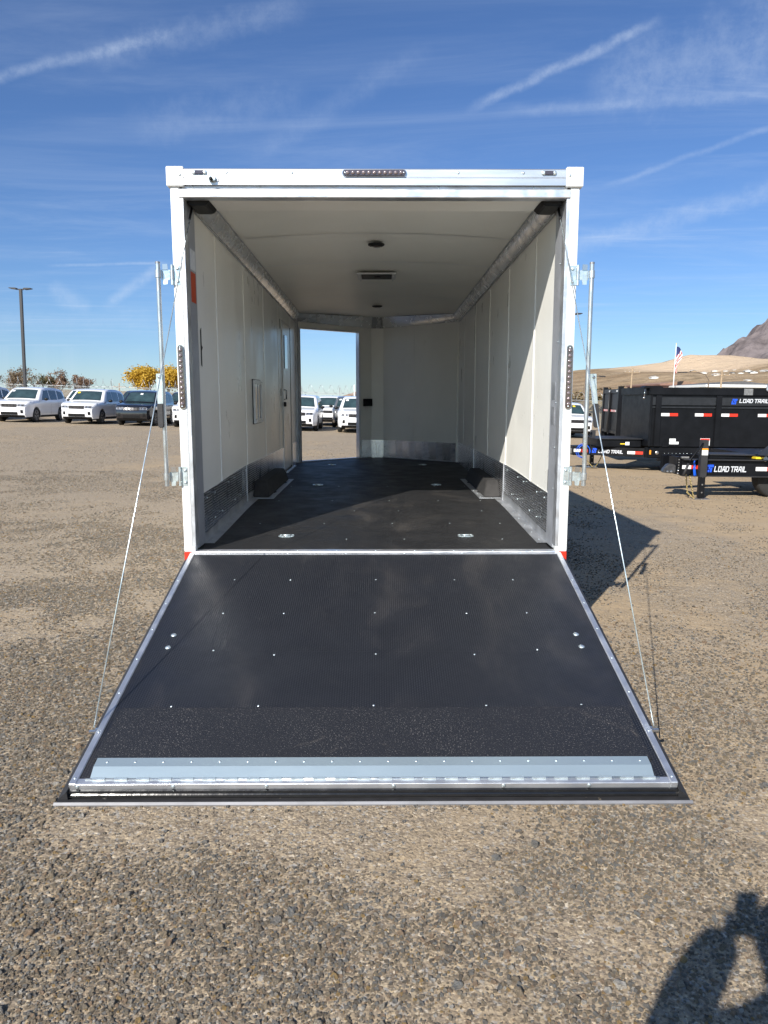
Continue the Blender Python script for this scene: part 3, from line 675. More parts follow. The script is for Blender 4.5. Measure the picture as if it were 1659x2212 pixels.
# lock rods, brackets, handles --------------------------------
for s in (-1, 1):
    xr = s*1.375
    rod = MB().lathe([(.0145, 1.056), (.0145, 2.475)], (0, 0, 0), 'z', 14).build('lock_rod', M['galv'], T, True, angle=50, loc=(xr, -.045, 0))
    MB().lathe([(.0155, 2.47), (.0155, 2.482)], (0, 0, 0), 'z', 14).build('end_cap', M['steel'], rod)
    for zb in (1.055, 2.345):
        br = MB().box(*sorted((s*1.288, s*1.248)), -.005, -.0005, zb, zb+.125).build('hinge_bracket', M['zinc'], T, bevel=.002)
        for z in (zb+.022, zb+.102):
            link('bolt', MB().lathe([(.011, 0), (.010, -.005), (.004, -.009), (0, -.009)], (0, 0, 0), 'y', 10).mesh('bolt', M['zinc'], True), br, (s*1.262, -.005, z))
        MB().lathe([(.010, zb), (.010, zb+.125)], (s*1.295, -.012, 0), 'z', 12).build('barrel', M['zinc'], br, True, angle=50)
        MB().lathe([(.0125, zb+.035), (.0125, zb+.09)], (s*1.295, -.012, 0), 'z', 12).build('barrel_sleeve', M['galv'], br, True, angle=50)
        MB().box(*sorted((s*1.306, s*1.360)), -.022, -.018, zb+.03, zb+.092).build('arm', M['zinc'], br, bevel=.001)
        MB().ext([(s*1.318, zb+.092), (s*1.350, zb+.092), (s*1.352, zb+.125), (s*1.32, zb+.127)], 'y', -.030, -.026).build('tab', M['chrome'], br)
        MB().ext([(s*1.318, zb+.030), (s*1.350, zb+.030), (s*1.348, zb+.0), (s*1.322, zb+.002)], 'y', -.030, -.026).build('tab', M['zinc'], br)
        MB().lathe([(.0195, zb+.04), (.0195, zb+.085)], (xr, -.045, 0), 'z', 14).build('clamp', M['galv'], br, True, angle=50)
    # handle
    hx = xr+s*.012
    lean = .03*s if s > 0 else -.0
    hl = MB().ext([(-.020, 0), (.016, 0), (.02, -.06), (.017+lean*.6, -.21), (-.017+lean*.6, -.21), (-.02, -.06)], 'y', -.078, -.073).build('lock_handle', M['zinc'], T, bevel=.001, loc=(xr-.012*1 if s < 0 else xr+.03, 0, 1.785))
    if s < 0: hl.location.x = xr-.012
    MB().box(-.018, .02*1, -.073, -.05, -.035, -.0).build('lug', M['zinc'], hl, bevel=.003)
    link('bolt', MB().lathe([(.010, 0), (.009, -.005), (.004, -.007), (0, -.007)], (0, 0, 0), 'y', 10).mesh('bolt', M['chrome'], True), hl, (0, -.078, -.022))
    MB().ext([(-.019+lean*.6, -.19), (.019+lean*.6, -.19), (.019+lean, -.335), (.012+lean, -.345), (-.012+lean, -.345), (-.019+lean, -.335)], 'y', -.088, -.068).build('grip', M['rubber'], hl, bevel=.004)
    # cables
    A = (s*1.198, .17, 2.855); B = (s*1.262, -1.79, .165)
    MB().tube([A, tuple(A[i]*.5+B[i]*.5-(0.012 if i == 2 else 0) for i in range(3)), B], .0034, 8).build('lift_cable', M['zinc'], T, True)
    MB().tube([A, tuple(A[i]*.97+B[i]*.03 for i in range(3))], .008, 8).build('cable_spring', M['black'], T, True)
# ramp door ---------------------------------------------------
RA = math.atan(.251)
RD = MB().box(-1.214, 1.214, -2.150, -.012, -.050, -.0045).build('ramp_door', M['alu_dull'], T, loc=(0, -.01, .603), rot=(RA, 0, 0))
def rp(nm, mb, mat, **k): return mb.build(nm, mat, RD, **k)
rp('tread_mat', MB().box(-1.2135, 1.2135, -1.2055, -.034, -.004, .0), M['mat'])
rp('tread_mat', MB().box(-1.2135, 1.2135, -2.145, -1.2065, -.004, -.0002), M['mat'])
for s in (-1, 1):
    rp('side_rail', MB().box(*sorted((s*1.214, s*1.245)), -2.186, -.012, -.045, .006), M['alu'], bevel=.003)
    for k in range(8): screw(RD, (s*1.23, -.12-.29*k, .006), (0, 0, 0), SCREW_S)
    rp('cable_bolt', MB().lathe([(.018, s*1.2455), (.018, s*1.256), (.009, s*1.257), (.009, s*1.285), (0, s*1.286)], (0, -1.835, -.014), 'x', 8), M['chrome'])
    rp('side_gasket', MB().ext([(s*1.246, -.012), (s*1.288, -.052), (s*1.246, -.052)], 'y', -2.21, -.02), M['rubber'])
    for y in (-1.042, -1.165): screw(RD, (s*1.10, y, .0), (0, 0, 0), MB().lathe([(.017, 0), (.015, .004), (.006, .007), (0, .007)], (0, 0, 0), 'z', 10).mesh('bolt', M['zinc'], True)).name = 'bolt'
rp('hinge_strip', MB().box(-1.214, 1.214, -.034, -.012, -.004, .005), M['alu'], bevel=.002)
for k in range(6): screw(RD, (-.98+.39*k, -.022, .005), (0, 0, 0), SCREW_S)
rp('end_rail', MB().box(-1.214, 1.214, -2.186, -2.150, -.040, .004), M['alu'], bevel=.002)
for x in (-1.21, -.82, -.44, .08, .53, .88): screw(RD, (x, -2.1865, -.008), BACK, SCREW)
for y, xs in ((-.397, (-.874, -.526, 0, .5, .86)), (-.81, (-.872, -.527, 0, .52, .87)), (-1.195, (-.85, .86)), (-1.233, (-.53, -.004, .518)), (-1.666, (-.95, -.544, -.004, .52, .97))):
    for x in xs: screw(RD, (x+random.uniform(-.008, .008), y+random.uniform(-.004, .004), 0), (random.uniform(-.3, .3), random.uniform(-.3, .3), 0), SCREW_S)
# grit covered transition flap folded back on the ramp
rp('grit_flap', MB().ext([(-1.178, -1.702), (1.166, -1.702), (1.178, -2.06), (-1.186, -2.06)], 'z', .0006, .020), M['grit'], bevel=.003)
rp('flap_strip', MB().ext([(-2.05, .0212), (-2.05, .0235), (-2.102, .0235), (-2.150, .0055), (-2.150, .0042), (-2.102, .0212)], 'x', -1.168, 1.158), M['flapsteel'])
for k in range(20): screw(RD, (-1.12+2.24*k/19, -2.075, .0235), (0, 0, 0), SCREW_S)
rp('hinge_pin', MB().tube([(-1.184, -2.158, .006), (1.176, -2.158, .006)], .0045, 8), M['galv'], smooth=True)
KN = MB().lathe([(.0068, -.026), (.0068, .026)], (0, 0, 0), 'x', 8).box(-.026, .026, .0, .012, -.0045, -.0015).mesh('hinge_knuckle', M['zinc'])
for k in range(26): link('hinge_knuckle', KN, RD, (-1.13+.0905*k, -2.158, .006))
# gasket channel and outer skin
rp('end_gasket', MB().ext([(-2.187, -.020), (-2.196, -.022), (-2.200, -.030), (-2.192, -.036), (-2.198, -.042), (-2.202, -.050), (-2.19, -.056), (-2.187, -.056)], 'x', -1.246, 1.246), M['gasket'])
rp('outer_skin', MB().ext([(-1.292, -2.236), (1.292, -2.236), (1.286, -.03), (-1.286, -.03)], 'z', -.066, -.0605), M['tgrey'])
rp('skin_lip', MB().ext([(-2.226, -.060), (-2.226, -.050), (-2.232, -.046), (-2.242, -.052), (-2.242, -.068), (-2.236, -.068), (-2.236, -.060)], 'x', -1.294, 1.294), M['lip'])
rp('channel_floor', MB().ext([(-2.203, -.060), (-2.203, -.056), (-2.225, -.052), (-2.2255, -.060)], 'x', -1.288, 1.288), M['rubber'])
# ---------------------------------------------------------------- parked SUVs
from mathutils.geometry import delaunay_2d_cdt
TP = [(.10, .28), (.02, .40), (.00, .58), (.01, .76), (.05, .92), (.13, 1.01), (.45, 1.075), (.90, 1.125), (1.28, 1.16), (1.62, 1.43), (1.95, 1.67),
      (2.25, 1.745), (2.9, 1.785), (3.7, 1.78), (4.4, 1.72), (4.72, 1.63), (4.88, 1.36), (4.98, 1.08), (5.02, .85), (5.04, .60), (4.98, .34)]
def tp(i):
    k = int(min(max(i, 0), len(TP)-1.0001)); f = i-k; return (TP[k][0]*(1-f)+TP[k+1][0]*f, TP[k][1]*(1-f)+TP[k+1][1]*f)
def ztop(u):
    for a, b in zip(TP[4:], TP[5:]):
        if a[0] <= u <= b[0]: return a[1]+(b[1]-a[1])*(u-a[0])/(b[0]-a[0]+1e-9)
    return 1.0
def hw(u, z):
    w_ = .965-.20*max(0, 1-u/.75)**2-.11*max(0, 1-(5.04-u)/.7)**2
    if z > 1.08: w_ -= (z-1.08)*.27+.02*min(1, (z-1.08)/.05)
    if z < .5: w_ -= (.5-z)*.12
    w_ += .012*math.exp(-((z-.92)/.10)**2)-.012*math.exp(-((z-.70)/.1)**2)
    d = ztop(u)-z
    if z > .9 and d < .10: w_ -= .05*(1-max(0, d)/.10)**2
    return w_
def strip(i, t, off=0.0):
    u, z = tp(i); w_ = hw(u, z); x = t*w_; q = 1-t*t
    fr = max(0, 1-u/.5); rr = max(0, 1-(5.04-u)/.5); ws = max(0, 1-abs(u-1.6)/.5)
    u2 = u-.10*q*fr+.05*q*rr-.05*q*ws; z2 = z+.028*q*(1 if u > .2 else 0)
    return (x, u2-off*(1 if u < 2.0 else -.3), z2+off*(.6 if 6 < i < 16 else 0))
def side_pt(s, u, z, off=0.0): return (s*(hw(u, z)+off), u, z)
M['bars'] = pbr('dark_grille_bars', (.03, .028, .03), .5, 0)
def suv_body():
    out = []
    for i in range(len(TP)-1):
        n = max(1, round(math.dist(TP[i], TP[i+1])/.09))
        out += [(TP[i][0]+(TP[i+1][0]-TP[i][0])*k/n, TP[i][1]+(TP[i+1][1]-TP[i][1])*k/n, i+k/n) for k in range(n)]
    out.append((*TP[-1], len(TP)-1)); ntop = len(out); bot = []
    for uc in (3.99, .95):
        arc = [(uc+.43*math.cos(a), .37+.43*math.sin(a)) for a in [R(-10+200*k/14) for k in range(15)]]
        bot += arc
    poly = [Vector((p[0], p[1])) for p in out]+[Vector(p) for p in bot]
    inner = []
    for a in np.arange(.1, 5.0, .11):
        for c in np.arange(.36, 1.75, .10):
            inner.append(Vector((a, c)))
    nP = len(poly)
    def inside(p):
        c = False; j = nP-1
        for i in range(nP):
            a, b = poly[i], poly[j]
            if (a.y > p.y) != (b.y > p.y) and p.x < (b.x-a.x)*(p.y-a.y)/(b.y-a.y)+a.x: c = not c
            j = i
        return c
    inner = [p for p in inner if inside(p) and min((p-q).length for q in poly) > .04]
    r = delaunay_2d_cdt(poly+inner, [(i, (i+1) % nP) for i in range(nP)], [], 1, 1e-5)
    vs2, fs2 = r[0], r[2]
    b = MB()
    for s in (-1, 1): b.add([side_pt(s, p.x, p.y) for p in vs2], fs2)
    nt = 12
    vs = [strip(out[i][2], -1+2*j/nt) for i in range(ntop) for j in range(nt+1)]
    b.add(vs, [(i*(nt+1)+j, (i+1)*(nt+1)+j, (i+1)*(nt+1)+j+1, i*(nt+1)+j+1) for i in range(ntop-1) for j in range(nt)])
    me = b.mesh('body', M['carwhite'], True)
    bm = bmesh.new(); bm.from_mesh(me); bmesh.ops.remove_doubles(bm, verts=bm.verts, dist=.0008); bmesh.ops.recalc_face_normals(bm, faces=bm.faces); bm.to_mesh(me); bm.free()
    me.polygons.foreach_set('use_smooth', [True]*len(me.polygons)); me.set_sharp_from_angle(angle=R(48))
    return me
def patch(i0, i1, t0, t1, off, nu=4, nv=8): return MB().grid(lambda u, v: strip(i0+(i1-i0)*u, t0+(t1-t0)*v, off), nu, nv)
def spatch(s, q, off=.006):
    def f(u, v):
        a = [q[0][k]*(1-u)+q[1][k]*u for k in (0, 1)]; b = [q[3][k]*(1-u)+q[2][k]*u for k in (0, 1)]
        return side_pt(s, a[0]*(1-v)+b[0]*v, a[1]*(1-v)+b[1]*v, off)
    return MB().grid(f, 6, 4)
def make_suv():
    c = thing('parked_suv', 'x', 'car')
    B = link('body', suv_body(), c)
    MB().box(-.78, .78, .45, 4.7, .24, .55).box(-.70, .70, .2, .6, .30, .6).build('underbody', M['black'], c)
    def P_(nm, mb, mat, par=c, sm=True): return mb.build(nm, mat, par, smooth=sm)
    P_('windshield', patch(8.12, 9.93, -.87, .87, .008, 6, 12), M['wshield'])
    P_('rear_window', patch(15.1, 16.3, -.8, .8, .0, 3, 8), M['glass'])
    g = P_('grille', patch(3.10, 4.22, -.50, .50, .014, 12, 24), M['grille'])
    for k in range(11): MB().add([strip(i, (-.46+.092*k)+dt, .024) for i, dt in ((3.25, -.006), (3.25, .006), (4.05, .006), (4.05, -.006))], [(0, 1, 2, 3)]).build('bar', M['bars'], g)
    P_('lower_grille', patch(.95, 1.75, -.55, .55, .014, 8, 16), M['black'])
    P_('bumper_lip', patch(0, .8, -.94, .94, .012, 8, 20), M['black'])
    for s in (-1, 1):
        h_ = P_('headlight', patch(3.35, 4.20, s*.53, s*.985, .014, 10, 12), M['headlamp'])
        P_('bezel', patch(3.62, 3.95, s*.60, s*.92, .018, 5, 10), M['black'], h_)
        P_('lamp', patch(3.68, 3.90, s*.68, s*.76, .022, 2, 2), M['chrome'], h_)
        P_('fog_light_recess', patch(1.45, 2.35, s*.74, s*.90, .014, 8, 4), M['black'])
        P_('window', spatch(s, [(1.66, 1.15), (2.66, 1.15), (2.66, 1.66), (2.16, 1.64)]), M['glass'])
        P_('window', spatch(s, [(2.74, 1.15), (3.62, 1.15), (3.66, 1.65), (2.74, 1.665)]), M['glass'])
        P_('window', spatch(s, [(3.74, 1.16), (4.62, 1.24), (4.42, 1.56), (3.78, 1.64)]), M['glass'])
        P_('sill_trim', spatch(s, [(1.40, .285), (3.54, .285), (3.54, .36), (1.40, .36)], .012), M['black'])
        for u in (2.70, 3.68): P_('door_seam', MB().grid(lambda a, v: side_pt(s, u-.006+.012*a, .40+.72*v, .0015), 1, 6), M['black'])
        for u in (2.50, 3.45): MB().box(*sorted((s*.955, s*.985)), u-.11, u+.09, .96, .99).build('door_handle', B.data.materials[0], c, bevel=.005)
        m_ = MB().grid(lambda a, b_: (lambda th, ph: (s*(.98+.12+.115*math.cos(th)*math.cos(ph)), 1.78+.06*math.sin(th)*math.cos(ph)*1.1, 1.19+.075*math.sin(ph)))(2*math.pi*a, -math.pi/2+math.pi*b_), 12, 6).build('mirror', M['black'], c, True)
        for uc in (.95, 3.99):
            wh = MB().lathe([(.22, -.10), (.33, -.115), (.365, -.09), (.37, 0), (.365, .09), (.33, .115), (.22, .10)], (0, 0, 0), 'x', 24).build('wheel', M['tyre'], c, True, loc=(s*.84, uc, .37))
            MB().lathe([(.255, s*.085), (.24, s*.06), (.07, s*.05), (0, s*.05)], (0, 0, 0), 'x', 20).build('rim_well', M['black'], wh, True)
            rb = MB()
            for k in range(10):
                a = 2*math.pi*k/10+.12*(1 if k % 2 else -1); rb.bar((s*.09, .05*math.cos(a), .05*math.sin(a)), (s*.10, .25*math.cos(a), .25*math.sin(a)), .03, .02, (1, 0, 0))
            rb.lathe([(.265, s*.08), (.262, s*.108), (.245, s*.108), (.245, s*.08)], (0, 0, 0), 'x', 24)
            rb.build('rim', M['rim'], wh)
    MB().add([(-.03, 3.9, 1.80), (.03, 3.9, 1.80), (.0, 4.1, 1.80), (0, 4.08, 1.87)], [(0, 1, 3), (1, 2, 3), (2, 0, 3)]).build('antenna_fin', M['black'], c)
    return c
suv0 = make_suv(); used = False
def place_suv(x, y, label, paint='carwhite', sticker=None, rz=0):
    global used
    c = suv0 if not used else copy_tree(suv0); used = True
    c.location = (x, y, gz(x, y)); c.rotation_euler = (0, TILT, rz); c['label'] = label; c['group'] = 'SUVs parked in rows across the gravel lot'
    for ch in c.children:
        if ch.name.startswith(('body', 'door_handle')) and paint != 'carwhite':
            ch.material_slots[0].link = 'OBJECT'; ch.material_slots[0].material = M[paint]
    if paint == 'carblack':
        for ch in c.children:
            if ch.name.startswith('grille'):
                for b_ in ch.children: b_.material_slots[0].link = 'OBJECT'; b_.material_slots[0].material = M['bars2']
    return c
def sticker(c, t, mat): patch(9.45, 9.75, t-.09, t+.09, .013, 1, 2).build('windshield_sticker', mat, c)
cars = [
 (-21.9, 39.3, 'white SUV at the far left edge, only its side windows seen past the next car', 'carwhite', None),
 (-18.75, 39.0, 'white SUV parked beside the tall dark lamp pole, nose to the camera', 'carwhite', ('label_w', -.75)),
 (-15.35, 39.0, 'white SUV with a yellow windshield sticker, just left of the black SUV', 'carwhite', ('yellow', -.70)),
 (-12.45, 38.6, 'shiny black SUV parked behind the left cable of the trailer', 'carblack', ('label_w', .0)),
 (-9.5, 38.2, 'white SUV half hidden behind the left corner post of the trailer', 'carwhite', None),
 (-4.05, 38.0, 'white SUV seen whole through the open nose doorway, at its left side', 'carwhite', None),
 (-1.10, 37.4, 'white SUV cut off by the right edge of the nose doorway', 'carwhite', ('label_w', -.7)),
 (10.0, 38.6, 'white SUV with a yellow sticker showing between the right post and the dump trailers', 'carwhite', ('yellow', .35)),
 (-18.3, 45.8, 'white SUV in the second row, rear windows seen left of the yellow sticker car', 'carwhite', None),
 (-15.0, 45.8, 'dark SUV in the second row, roof showing behind the yellow sticker car', 'cardark', None),
 (-12.0, 45.6, 'dark blue grey SUV in the second row behind the black SUV', 'cardark', None),
 (-8.9, 45.6, 'white SUV in the second row above the hood of the half hidden white SUV', 'carwhite', None),
 (-3.0, 45.6, 'white SUV behind, centred in the nose doorway with a yellow windshield sticker', 'carwhite', ('yellow', .55)),
 (-1.75, 43.6, 'grey SUV squeezed between the two white SUVs in the nose doorway', 'cargrey', ('label_w', -.7)),
]
cars.sort(key=lambda q: 0)
for x, y, lab, paint, st in cars:
    c = place_suv(x, y, lab, paint)
stk = [(x, st) for x, y, l, p, st in cars]
for o in [o for o in list(COL.objects) if o.name.startswith('parked_suv')]:
    for x, y, lab, paint, st in cars:
        if o['label'] == lab and st: sticker(o, st[1], M[st[0]])

# ---------------------------------------------------------------- lettering
STROKES = {
 'L': [[(0, 1), (0, 0), (.62, 0)]], 'O': [[(0, 0), (0, 1), (.7, 1), (.7, 0), (0, 0)]], 'A': [[(0, 0), (.28, 1), (.62, 1), (.72, 0)], [(.16, .36), (.68, .36)]],
 'D': [[(0, 0), (0, 1), (.52, 1), (.7, .78), (.7, .22), (.52, 0), (0, 0)]], 'T': [[(-.02, 1), (.74, 1)], [(.36, 1), (.36, 0)]],
 'R': [[(0, 0), (0, 1), (.7, 1), (.7, .45), (0, .45)], [(.3, .45), (.72, 0)]], 'I': [[(.1, 0), (.1, 1)]],
 'M': [[(0, 0), (0, 1), (.38, .4), (.78, 1), (.78, 0)]], 'X': [[(0, 0), (.7, 1)], [(0, 1), (.7, 0)]], 'S': [[(.7, 1), (0, 1), (0, .52), (.7, .52), (.7, 0), (0, 0)]],
 'E': [[(.68, 1), (0, 1), (0, 0), (.68, 0)], [(0, .5), (.6, .5)]], 'P': [[(0, 0), (0, 1), (.7, 1), (.7, .45), (0, .45)]]}
ADV = {'I': .42, ' ': .34, 'M': 1.08}
def lettering(text, x, z, h, y, mat, parent, th=.22, name='letter', shear=.16, sq=1.0):
    cx = x; k = 0
    for ch in text:
        if ch in STROKES:
            b = MB()
            for line in STROKES[ch]:
                for p, q in zip(line, line[1:]):
                    k += 1; p_ = Vector(p); q_ = Vector(q); d = (q_-p_).normalized(); nn = Vector((-d.y, d.x))*th/2
                    e = d*th/2*.96; yy = y-.0006*(k % 4)
                    pts = [p_-e+nn, q_+e+nn, q_+e-nn, p_-e-nn]
                    b.add([(cx+(v.x+v.y*shear)*h*sq, yy, z+v.y*h) for v in pts], [(0, 1, 2, 3)])
            b.build(name, mat, parent)
        cx += ADV.get(ch, 1.0)*h*sq
    return cx
def logo(x, z, h, y, parent):
    b = MB(); 
    for q in ([(.02, .0), (.02, .62), (.26, .62), (.26, .30), (.62, .30), (.62, 0)], [(.10, .70), (.10, 1.0), (.38, 1.0), (.38, .70)], [(.44, .40), (.44, 1.0), (1.16, 1.0), (1.16, .66), (.66, .66), (.66, .40)], [(.72, 0), (.72, .58), (1.0, .58), (1.0, 0)]):
        b.ext([(x+(u+v*.16)*h*.85, z+v*h) for u, v in q], 'y', y-.002, y-.0004)
    b.build('emblem', M['blue'], parent)

# ---------------------------------------------------------------- black trailers on the right
def reflector(par, x, z, L, h, y, order='wr'):
    for i, ch in enumerate(order):
        MB().box(x+L*i/len(order)+.001, x+L*(i+1)/len(order)-.001, y-.003, y-.0005, z, z+h).build('reflector', M['white_ref'] if ch == 'w' else M['red'], par)
def chain(par, a, b, sag, n=22, r=.0045, s=.020):
    mb = MB(); a, b = Vector(a), Vector(b)
    for k in range(n):
        t_ = k/(n-1); p = a.lerp(b, t_)-Vector((0, 0, sag*4*t_*(1-t_)))
        t2 = t_+.5/(n-1); q = a.lerp(b, t2)-Vector((0, 0, sag*4*t2*(1-t2))); d = (q-p).normalized()
        o = d.cross(Vector((1, .3, .2))).normalized(); o = o if k % 2 else d.cross(o)
        mb.tube([p+d*s*math.cos(w_)+o*s*.55*math.sin(w_) for w_ in [2*math.pi*j/8 for j in range(9)]], r, 4, caps=False)
    mb.build('safety_chain', M['gold'], par, True)
def coil_cable(par, pts, r, mat=None): MB().tube(pts, r, 6).build('blue_cable', mat or M['bluecable'], par, True)
def wheel_t(par, x, y, r, w_=.22):
    s = -1
    wh = MB().lathe([(r*.6, -w_/2), (r*.92, -w_/2), (r, -w_*.38), (r, w_*.38), (r*.92, w_/2), (r*.6, w_/2)], (0, 0, 0), 'y', 28).build('wheel', M['tyre'], par, True, loc=(x, y, r))
    MB().lathe([(r*.6, -w_*.42), (r*.5, -w_*.25), (r*.2, -w_*.45), (0, -w_*.45)], (0, 0, 0), 'y', 20).build('rim', M['white_ref'], wh, True)
M['ribs'] = pbr('lighter_black_rib', (.012, .013, .016), .3, 0, .3, 8, spec=.6)  # rib black, a little lighter and glossier than the box black
# big dump trailer: local x runs from the coupler to the tail, near side at y=0
DA_Y = 17.9; ox = 4.70
A = thing('dump_trailer', 'big black dump trailer with silver lettering, its high box cut off by the photo edge', 'trailer', (ox, DA_Y, gz(ox, DA_Y)), (0, TILT*.35, 0), 'black work trailers on the right')
bx0, bx1, zb, zt = 1.63, 6.6, .60, 1.95
def Ax(c): return 1.63+(c-690)*.00299
def Az(c): return zb+(1100-c)*.00299
W_ = 2.05
MB().box(bx0, bx1, 0, .03, zb, Az(700)).build('side_wall', M['tblack'], A)
MB().box(bx0, bx1, W_-.03, W_, zb, Az(700)).build('side_wall', M['tblack'], A)
MB().box(bx0, bx0+.03, .031, W_-.031, zb, Az(700)).build('front_wall', M['tblack'], A)
MB().box(bx1-.03, bx1, .031, W_-.031, zb, Az(700)).build('tail_gate', M['tblack'], A)
MB().box(bx0+.02, bx1, .03, W_-.03, zb+.0, zb+.02).build('box_floor', M['tblack'], A)
MB().box(bx0-.02, bx1+.02, -.05, .08, Az(698), Az(640)).build('top_rail', M['tblack'], A, bevel=.012)
MB().box(bx0-.02, bx1+.02, W_-.08, W_+.05, Az(698), Az(640)).build('top_rail', M['tblack'], A, bevel=.012)
MB().box(bx0-.06, bx0+.06, .081, W_-.081, Az(698), Az(640)).build('top_rail', M['tblack'], A, bevel=.012)
for z0, z1 in ((Az(777), Az(716)), (Az(800), Az(788))):
    MB().box(bx0+.02, bx1, -.028, -.0005, z0, z1).build('side_rib', M['ribs'], A, bevel=.006)
for c in (755, 1228, 1701, 2174): MB().box(Ax(c)-.065, Ax(c)+.065, -.055, -.0285, zb+.0, Az(702)).build('stake', M['tblack'], A, bevel=.006)
MB().box(bx0-.005, bx0+.05, -.05, -.001, zb, Az(702)).build('stake', M['tblack'], A, bevel=.005)
for c in (783, 1050, 1254, 1546, 1900): reflector(A, Ax(c), Az(862), .40, .068, -.0005)
logo(Ax(1325), Az(766), .125, -.0285, A); lettering('LOAD TRAIL', Ax(1390), Az(752), .075, -.029, M['letter'], A, sq=1.07)
MB().box(1.60, bx1, .02, .10, .325, .575).box(1.60, bx1, W_-.1, W_-.02, .325, .575).build('frame_rail', M['tblack'], A)
MB().box(Ax(725), bx1, -.005, .0195, .33, .56).build('frame_plate', M['tblack'], A)
for k in range(12): screw(A, (Ax(740)+.09*k, -.0055, .44), BACK, SCREW)
MB().box(Ax(775), Ax(800), -.04, .02, .26, .325).build('step_bracket', M['tblack'], A)
MB().box(Ax(805), Ax(850), -.02, -.0055, .585, .65).build('hook', M['tblack'], A)
MB().box(Ax(868), Ax(974), -.012, -.006, .335, .385).build('decal', M['lime'], A); lettering('MAX STEP', Ax(874), .344, .032, -.0125, M['black'], A, sq=1.05)
o = MB().box(Ax(862), Ax(912), -.003, -.0005, Az(1060), Az(1038)).build('label', M['label_w'], A); MB().box(Ax(862), Ax(936), -.003, -.0005, Az(1082), Az(1062)).build('label', M['label_w'], A)
o = MB().box(Ax(1106), Ax(1182), -.003, -.0005, Az(1090), Az(1034)).build('warning_label', M['label_w'], A)
MB().box(Ax(1108), Ax(1180), -.004, -.0032, Az(1050), Az(1036)).build('header_band', M['red'], o)
for k in range(4): MB().box(Ax(1140), Ax(1176), -.004, -.0032, Az(1060+8*k+2), Az(1060+8*k-2)).build('text_line', M['black'], o)
# tongue
zl, zh = .335, .545
for s, yy in ((0, 0), (1, 0)):
    y0 = .10 if s == 0 else W_-.10; ye = W_/2-.12 if s == 0 else W_/2+.12
    MB().bar((1.66, y0, (zl+zh)/2), (.10, ye, (zl+zh)/2), .08, zh-zl).build('tongue_beam', M['tblack'], A, bevel=.006)
# the near beam's face carries the lettering, so build these on a child turned with the beam
bl = MB().box(0, .001, 0, .001, 0, .001)
ba = math.atan2(.10-(W_/2-.12), 1.66-.10)
face = MB().box(0, 1.83, -.004, -.0005, .0, .205).build('beam_face', M['tblack'], A, loc=(.10, W_/2-.12-.043, zl+.003), rot=(0, 0, ba))
reflector(face, .02, .06, .34, .075, -.0045); logo(.46, .055, .115, -.0045, face); lettering('LOAD TRAIL', .62, .065, .068, -.0045, M['letter'], face, sq=1.0)
reflector(face, 1.30, .06, .36, .068, -.0045)
MB().box(1.66+.0, 2.0, -.02, .02, .34, .55).build('corner_plate', M['tblack'], A)
MB().box(1.66+.02, 1.66+.06, -.026, -.0205, .41, .51).build('marker_light', M['amber'], A, bevel=.002)
MB().lathe([(.045, -.026), (.04, -.032), (0, -.034)], (1.86, 0, .45), 'y', 16).build('round_plug', M['steel'], A, True)
MB().box(.55, 1.60, .35, 1.7, .56, .74).build('tool_box', M['tblack'], A, bevel=.008)
MB().box(.50, 1.62, .30, 1.75, .742, .76).build('tool_box_lid', M['tgrey'], A, bevel=.004)
MB().box(1.10, 1.22, .342, .349, .62, .645).build('latch_handle', M['yellow'], A); MB().box(1.22, 1.32, .338, .349, .60, .68).build('latch', M['label_w'], A, bevel=.004)
def jack_and_coupler(P_, xj, yj, ztop_, zl, zh, hit=.2):
    j = MB().box(xj-.045, xj+.045, yj-.045, yj+.045, .03, zl).build('jack', M['tblack'], P_, bevel=.004)
    MB().box(xj-.13, xj+.13, yj-.11, yj+.11, 0.0, .02).build('foot', M['steel'], j, bevel=.004)
    MB().box(xj-.055, xj+.055, yj-.055, yj+.055, zl, ztop_).build('housing', M['tgrey'], j, bevel=.004)
    for k in range(3): MB().lathe([(.013, yj-.046), (.013, yj-.0455)], (xj, 0, .12+.13*k), 'y', 10).build('pin_hole', M['steel'], j)
    MB().tube([(xj-.05, yj-.08, ztop_-.05), (xj-.10, yj-.12, ztop_-.10), (xj-.26, yj-.16, zh+.02), (xj-.38, yj-.17, zl+.03)], .013, 8).build('crank', M['tblack'], j, True)
    MB().tube([(xj-.30, yj-.165, zh-.05), (xj-.38, yj-.17, zl+.03)], .021, 8).build('grip', M['rubber'], j, True)
    MB().box(xj-.05, xj+.05, yj-.058, yj-.0555, zh+.08, zh+.16).build('label', M['label_w'], j); MB().box(xj-.05, xj+.05, yj-.058, yj-.0555, zh+.161, zh+.19).build('label', M['amber'], j)
jack_and_coupler(A, .62, W_/2-.0, .93, zl, zh)
MB().ext([(.22, .50), (.05, .47), (-.10, .41), (-.12, .36), (.0, .34), (.22, .35)], 'y', W_/2-.07, W_/2+.07).build('coupler', M['steel'], A, bevel=.01)
MB().box(.10, .32, W_/2-.18, W_/2+.18, zl-.02, zh).build('tongue_nose', M['tblack'], A, bevel=.006)
chain(A, (.35, W_/2-.15, zl), (.60, W_/2-.2, .03), .02); chain(A, (.85, W_/2-.1, zl), (.66, W_/2-.2, .03), .03)
coil_cable(A, [(.28+.17*math.cos(a), W_/2-.42+.03*math.sin(a*2), .44+.17*math.sin(a)) for a in [R(-80-300*k/20) for k in range(21)]], .009)
coil_cable(A, [(.30+.15*math.cos(a), W_/2-.44, .43+.15*math.sin(a)) for a in [R(-80-300*k/20) for k in range(21)]], .009)
